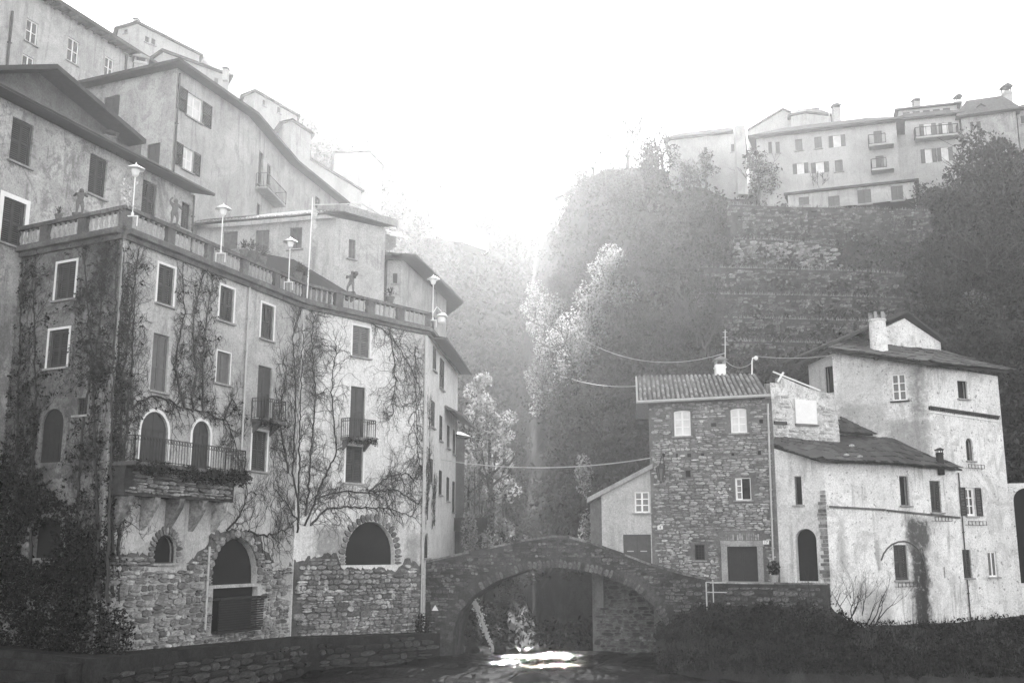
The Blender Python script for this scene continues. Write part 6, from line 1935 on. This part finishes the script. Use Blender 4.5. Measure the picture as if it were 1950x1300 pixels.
# bare shrub in front of the white house
rs = random.Random(12)
p = BANK.pt(1632, 1188)
sh_ = thing('bare_shrub', 'leafless branching shrub on the bank before the stained white wall', 'shrub', p)
mb = MB()
for k in range(13):
    a = rs.uniform(-1.2, 1.2)
    branches(mb, p + Vector((rs.uniform(-.9, 1.2), rs.uniform(-.5, .2), -.1)), Vector((sin(a) * .9 + .15, -.15, 1)).normalized(), rs.uniform(1.1, 1.9), .035, 3, rs, .38, .12, None, 5, (2, 3), .66)
mb.build('branches', M['vine'], sh_)
p = BANK.pt(1560, 1150)
sh_ = thing('bare_shrub', 'low tangle of bare twigs at the end of the quay wall', 'shrub', p)
mb = MB()
for k in range(9):
    branches(mb, p + Vector((rs.uniform(-1, 1.2), rs.uniform(-.6, .2), -.1)), Vector((rs.uniform(-.6, .6), -.1, 1)).normalized(), rs.uniform(.6, 1.1), .022, 3, rs, .4, .1, None, 4, (2, 3), .66)
mb.build('branches', M['vine'], sh_)
# dark evergreen bushes on the bank, and the ivy masses in the shaded left corner
for k, (px, y, r) in enumerate(((1330, 1205, .9), (1400, 1200, .9), (1470, 1205, 1.0), (1530, 1195, .9), (1585, 1212, .9))):
    c = BANK.pt(px, y) + Vector((0, -.2, .5))
    bush('bank_bush', ('dark low bush at the foot of the bridge', 'dark low bush below the pale handrail', 'dark low bush below the stone house door', 'dark low bush below the white arched doorway', 'dark low bush beside the bare shrub')[k], c, (r * 1.3, r * .8, r * .6), 520, .08, 'ivy', 'dark bushes along the bank below the quay wall')

# ------------------------------------------------------------------ climbers on the vine house
def climber(h, i, label, stems, twigs, seed, leafy=0, r0=.05, rng_L=(.5, 2.0), wander=.28, zmin=1.0, lift=.4, group='bare climbing vines on the riverside house', kids=(2, 5)):
    """stems: pixel polylines on facade i; side shoots wander over the wall from them"""
    F = h.F[i]; rng = random.Random(seed)
    blocked = [inpoly(grow(l, .10)) for l in h.holes[i]]
    okp = lambda u, z: .05 < u < F.L - .05 and zmin < z < CZ - .05 and not any(b(u, z) for b in blocked)
    st_ = MB(); tw = MB(); lf = MB(); pts_all = []
    root = None
    for s_ in stems:
        uz = [F.hit(*p) for p in s_]
        fine = []
        for (a, b), (c, d_) in zip(uz[:-1], uz[1:]):
            n = max(2, int(sqrt((c - a) ** 2 + (d_ - b) ** 2) / .22))
            for k in range(n): fine.append((a + (c - a) * k / n, b + (d_ - b) * k / n))
        fine.append(uz[-1])
        fine = [(u + rng.gauss(0, .035), z + rng.gauss(0, .035)) for u, z in fine]
        m = len(fine)
        st_.tube([F.pt(u, z, .05) for u, z in fine], [r0 * (1 - .72 * k / m) for k in range(m)], 5)
        pts_all += [(u, z, math.atan2(fine[min(k + 1, m - 1)][1] - fine[max(k - 1, 0)][1], fine[min(k + 1, m - 1)][0] - fine[max(k - 1, 0)][0])) for k, (u, z) in enumerate(fine)]
    def shoot(u, z, a, L, r, lvl):
        pts = [(u, z)]; n = max(3, int(L / .13))
        for k in range(n):
            a += rng.gauss(0, wander); a += .05 * sin(pi / 2 - a) * lift
            u += cos(a) * L / n; z += sin(a) * L / n
            if not okp(u, z): break
            pts.append((u, z))
        if len(pts) < 3: return
        m = len(pts)
        tw.tube([F.pt(x, y, .03 + .02 * (k % 2)) for k, (x, y) in enumerate(pts)], [r * (1 - .6 * k / m) for k in range(m)], 3, cap=False)
        if lvl:
            for _ in range(rng.randint(*kids)):
                k = rng.randrange(1, m); x, y = pts[k]
                shoot(x, y, a + rng.choice((-1, 1)) * rng.uniform(.4, 1.2), L * rng.uniform(.35, .7), r * .62, lvl - 1)
        if leafy:
            for x, y in pts:
                if rng.random() < leafy: leaves_into(lf, F.pt(x, y, .08), (.12, .12, .12), 5, .07, rng)
    for _ in range(twigs):
        u, z, a = rng.choice(pts_all)
        shoot(u, z, a + rng.choice((-1, 1)) * rng.uniform(.3, 1.3), rng.uniform(*rng_L), .015, 2)
    u, z = F.hit(*stems[0][0])
    t_ = thing('climbing_vine', label, 'vine', F.pt(u, z, .05), group)
    st_.build('stem', M['vine'], t_)
    tw.build('twigs', M['vine'], t_, kind='stuff')
    if lf.v: lf.build('leaves', M['ivy'], t_, kind='stuff')
climber(VH, 0, 'dense bare vine shading the left face of the riverside house', [[(206, 1150), (212, 900), (218, 700), (226, 460)], [(190, 1140), (185, 900), (178, 700), (160, 480)], [(150, 1140), (150, 950), (160, 800), (190, 640), (200, 480)], [(60, 1140), (62, 950), (70, 760), (66, 560)], [(30, 1100), (36, 800), (44, 520)]], 420, 1, leafy=.05, r0=.07, lift=.8)
climber(VH, 1, 'thick stemmed vine climbing the outer corner of the riverside house', [[(212, 1150), (214, 900), (222, 700), (234, 470)], [(222, 1150), (226, 950), (230, 740), (246, 600), (262, 480)], [(220, 960), (236, 850), (250, 690), (255, 560)]], 230, 2, leafy=.006, r0=.07, lift=.8)
climber(VH, 1, 'vine looping over the two arched balcony doors', [[(235, 790), (262, 765), (290, 752), (320, 760), (350, 778), (395, 785), (430, 800), (445, 840), (455, 895)], [(365, 782), (372, 700), (365, 620), (380, 540), (396, 500)], [(385, 785), (384, 690), (392, 600), (408, 520)], [(350, 776), (330, 700), (350, 600), (345, 500)], [(425, 800), (440, 760), (452, 780)]], 250, 3, leafy=.006, r0=.05, rng_L=(.4, 1.5))
climber(VH, 1, 'fan of vine stems rising left of the bend in the facade', [[(575, 1010), (556, 900), (562, 760), (556, 640), (572, 590)], [(580, 1020), (545, 960), (520, 930)], [(470, 1010), (500, 1020), (540, 1010), (574, 975)], [(430, 1010), (455, 980), (470, 940)], [(548, 900), (530, 800), (545, 700)]], 190, 4, r0=.05)
climber(VH, 2, 'wide vine fanning above the big arched opening', [[(566, 1012), (568, 900), (571, 760), (576, 620)], [(580, 1000), (600, 950), (640, 935), (700, 938), (750, 930), (795, 960)], [(582, 980), (590, 880), (600, 760), (592, 640), (600, 600)], [(600, 945), (640, 860), (630, 740), (640, 660)], [(700, 938), (740, 905), (770, 900), (795, 920)], [(590, 1000), (620, 968), (680, 965), (740, 968), (790, 985)]], 290, 5, r0=.055, lift=.1)
climber(VH, 2, 'vine hanging from the cornice at the right corner of the facade', [[(700, 612), (745, 640), (775, 690), (800, 740)], [(740, 625), (752, 700), (748, 790)], [(790, 660), (792, 800), (796, 900)]], 130, 6, r0=.035, lift=-.3)
climber(VH, 3, 'thin vine on the stream side of the riverside house', [[(812, 990), (815, 900), (818, 800)], [(826, 1000), (824, 940), (817, 880)]], 60, 7, r0=.03)
F = VH.F[1]
u0, u1 = F.hit(206, 890)[0], F.hit(430, 905)[0]; z = F.rect((267, 783, 319, 887))[2]
iv = thing('balcony_ivy', 'dark shaggy plant fringe hanging along the big balcony edge', 'plant', F.pt(u0, z - .5, 1.1))
mb = MB()
for k in range(70): leaves_into(mb, F.pt(u0 + (u1 - u0) * rg.random(), z - .18 + rg.uniform(-.28, .14), 1.18 + rg.uniform(-.1, .12)), (.2, .2, .22), 60, .05, rg, .1)
mb.build('foliage', M['ivy'], iv)
for (fi, a, b, y, lab) in ((1, 474, 522, 800, 'dark plant fringe under the upper little balcony'), (2, 645, 702, 834, 'dark plant fringe under the balcony right of the bend')):
    F = VH.F[fi]; u0, z = F.hit(a, y); u1, _ = F.hit(b, y)
    iv = thing('balcony_ivy', lab, 'plant', F.pt(u0, z - .3, .75)); mb = MB()
    for k in range(18): leaves_into(mb, F.pt(u0 - .12 + (u1 - u0 + .1) * rg.random() ** 1.5, z - .1 + rg.uniform(-.15, .12), .74), (.14, .14, .14), 40, .045, rg, .1)
    mb.build('foliage', M['ivy'], iv)
F = VH.F[0]
mb = MB()
for k in range(1100):                                  # ivy thick on the lower left face and over the steps
    t_ = rg.random(); u = rg.uniform(-6, F.L * 1.0); z = 1.2 + (9.0 - 4.5 * max(0, u / F.L) ** 1.0 + (3 if u < 0 else 0)) * rg.random() ** .9
    if u > 0 and any(inpoly(grow(l, .12))(u, z) for l in VH.holes[0]): continue
    leaves_into(mb, F.pt(u, z, .12), (.5, .22, .55), 44, .08, rg, .1)
mb.build('wall_ivy', M['ivy'], kind='stuff', loc=F.pt(-3, 1, .2))
F1_ = VH.F[1]; mb = MB()
for k in range(260):
    z = 1.2 + 14.5 * rg.random() ** 1.5; u = abs(rg.gauss(0, .32))
    leaves_into(mb, F1_.pt(u, z, .08), (.2, .14, .3), 16, .06, rg, .1)
mb.build('corner_ivy', M['ivy'], kind='stuff', loc=F1_.pt(0, 1.2, .1))
# garden wall and dark evergreens in the shaded left corner
Fl = Face(tuple(F.pt(-14, 0, .0).xy), tuple(F.pt(-.02, 0, .0).xy))
lw = thing('side_house', 'dark ivy-clad house wall at the left edge, in deep shade', 'house', Fl.pt(0, 0))
MB().fbox(Fl, 0, Fl.L, -.3, 14.6, -4, -.35).build('wall', M['plaster_dark'], lw)
MB().fbox(Fl, -.3, Fl.L + .2, 14.6, 14.8, -4.3, .2).build('roof', M['roof_dark'], lw)
bush('corner_shrub', 'dark shrub low in the left corner above the water steps', Fl.pt(Fl.L - 3.2, 3.0, 2.2), (2.6, 1.6, 2.2), 2600, .1, 'ivy')
bush('corner_shrub', 'dark shrub at the foot of the vine house corner', VH.F[1].pt(.5, 2.5, .55), (.7, .6, 1.0), 700, .08, 'ivy')
bush('corner_shrub', 'small dark shrub at the foot of the corner downpipe by the bridge', VH.F[2].pt(VH.F[2].L - .5, 1.7, .5), (.4, .4, .7), 420, .07, 'ivy')
# terrace plants
def pot_plant(label, c, s, n=130, mat='leaf'):
    t_ = thing('potted_plant', label, 'plant', c, 'potted plants on the terrace')
    c = Vector(c)
    MB().lathe(c, [(.16 * s, 0), (.25 * s, .36 * s), (.28 * s, .36 * s), (.28 * s, .42 * s), (.2 * s, .42 * s)], 10).build('pot', M['rail_stone'], t_)
    mb = MB()
    for k in range(n):
        a, e = rg.uniform(0, 6.28), rg.uniform(.3, 1.5); L = rg.uniform(.3, .75) * s
        d_ = Vector((cos(a) * cos(e), sin(a) * cos(e), sin(e))); p = c + Vector((0, 0, .42 * s))
        w = d_.cross(Vector((0, 0, 1))).normalized() * .035 * s
        q = p + d_ * L
        mb.add([q - d_ * .2 * s - w, q - d_ * .2 * s + w, q + Vector((0, 0, -.05))], [[0, 1, 2]])
    mb.build('foliage', M[mat], t_)
RZ = CZ + .98
for px, py, s, lab in ((462, 505, .8, 'leafy potted plant on the rail left of the awning'), (478, 500, 1.0, 'tall potted plant just left of the awning edge'), (498, 520, .9, 'pale trough plant on the rail under the awning corner'), (566, 545, .9, 'spiky potted plant in front of the awning, left of the flagpole'), (578, 552, .8, 'spiky potted plant at the flagpole foot'), (742, 588, .9, 'bushy potted plant right of the basket statue'), (112, 420, .6, 'low potted plant beside the terrace flue')):
    p = rail_px(px, py)
    if p is None: continue
    pot_plant(lab, (p.x, p.y, p.z), s)
p = rail_px(241, 405)
iv = thing('lamp_ivy', 'pale leafy ivy wound round the corner terrace lamp', 'plant', (p.x, p.y, p.z)); mb = MB()
for k in range(26): leaves_into(mb, Vector((p.x + rg.gauss(0, .12), p.y - .3 + rg.gauss(0, .1), p.z + rg.uniform(-.3, 1.0))), (.14, .14, .14), 14, .045, rg, .1)
mb.build('foliage', M['leaf_pale'], iv)

# ------------------------------------------------------------------ cables
def cable(label, a, b, sag, r=.018, n=14):
    a, b = Vector(a), Vector(b)
    pts = [a.lerp(b, k / n) - Vector((0, 0, sag * 4 * (k / n) * (1 - k / n))) for k in range(n + 1)]
    tag(MB().tube(pts, r, 5).build('overhead_cable', M['pipe'], loc=a), label, 'cable')
cable('pale cable strung across the gorge above the bridge', VH.F[3].pt(*VH.F[3].hit(836, 875), .1), SHs.F[0].pt(.05, SHs.F[0].hit(1240, 872)[1], .1), .5, .03)
cable('thin cable running over the hillside to the mast', at(1100, 640, 78), at(1381, 672, 64), 1.2, .022)
cable('faint cable above the stone house roof', at(1090, 722, 75), at(1240, 732, 66), .3, .018)
cable('clothes wire from the mast to the swan-neck lamp', at(1383, 688, 64), at(1432, 690, 60), .35, .018)
cable('thin cable from the lamp to the tower house eave', at(1440, 678, 60), at(1585, 676, 60.6), .15, .018)

# ------------------------------------------------------------------ the air: haze filling the whole place
hz = bpy.data.materials.new('haze_air'); hz.use_nodes = True
n_, l_ = hz.node_tree.nodes, hz.node_tree.links
n_.remove(n_['Principled BSDF'])
pv = n_.new('ShaderNodeVolumePrincipled')
pv.inputs['Color'].default_value = (.98, .98, .98, 1)
pv.inputs['Density'].default_value = HAZE_DENSITY
pv.inputs['Anisotropy'].default_value = HAZE_G
l_.new(pv.outputs[0], n_['Material Output'].inputs['Volume'])
hb = MB().box(-190, 190, -70, 425, -2.0, 150).build('haze', hz, kind='stuff', loc=(0, 0, -2.0))
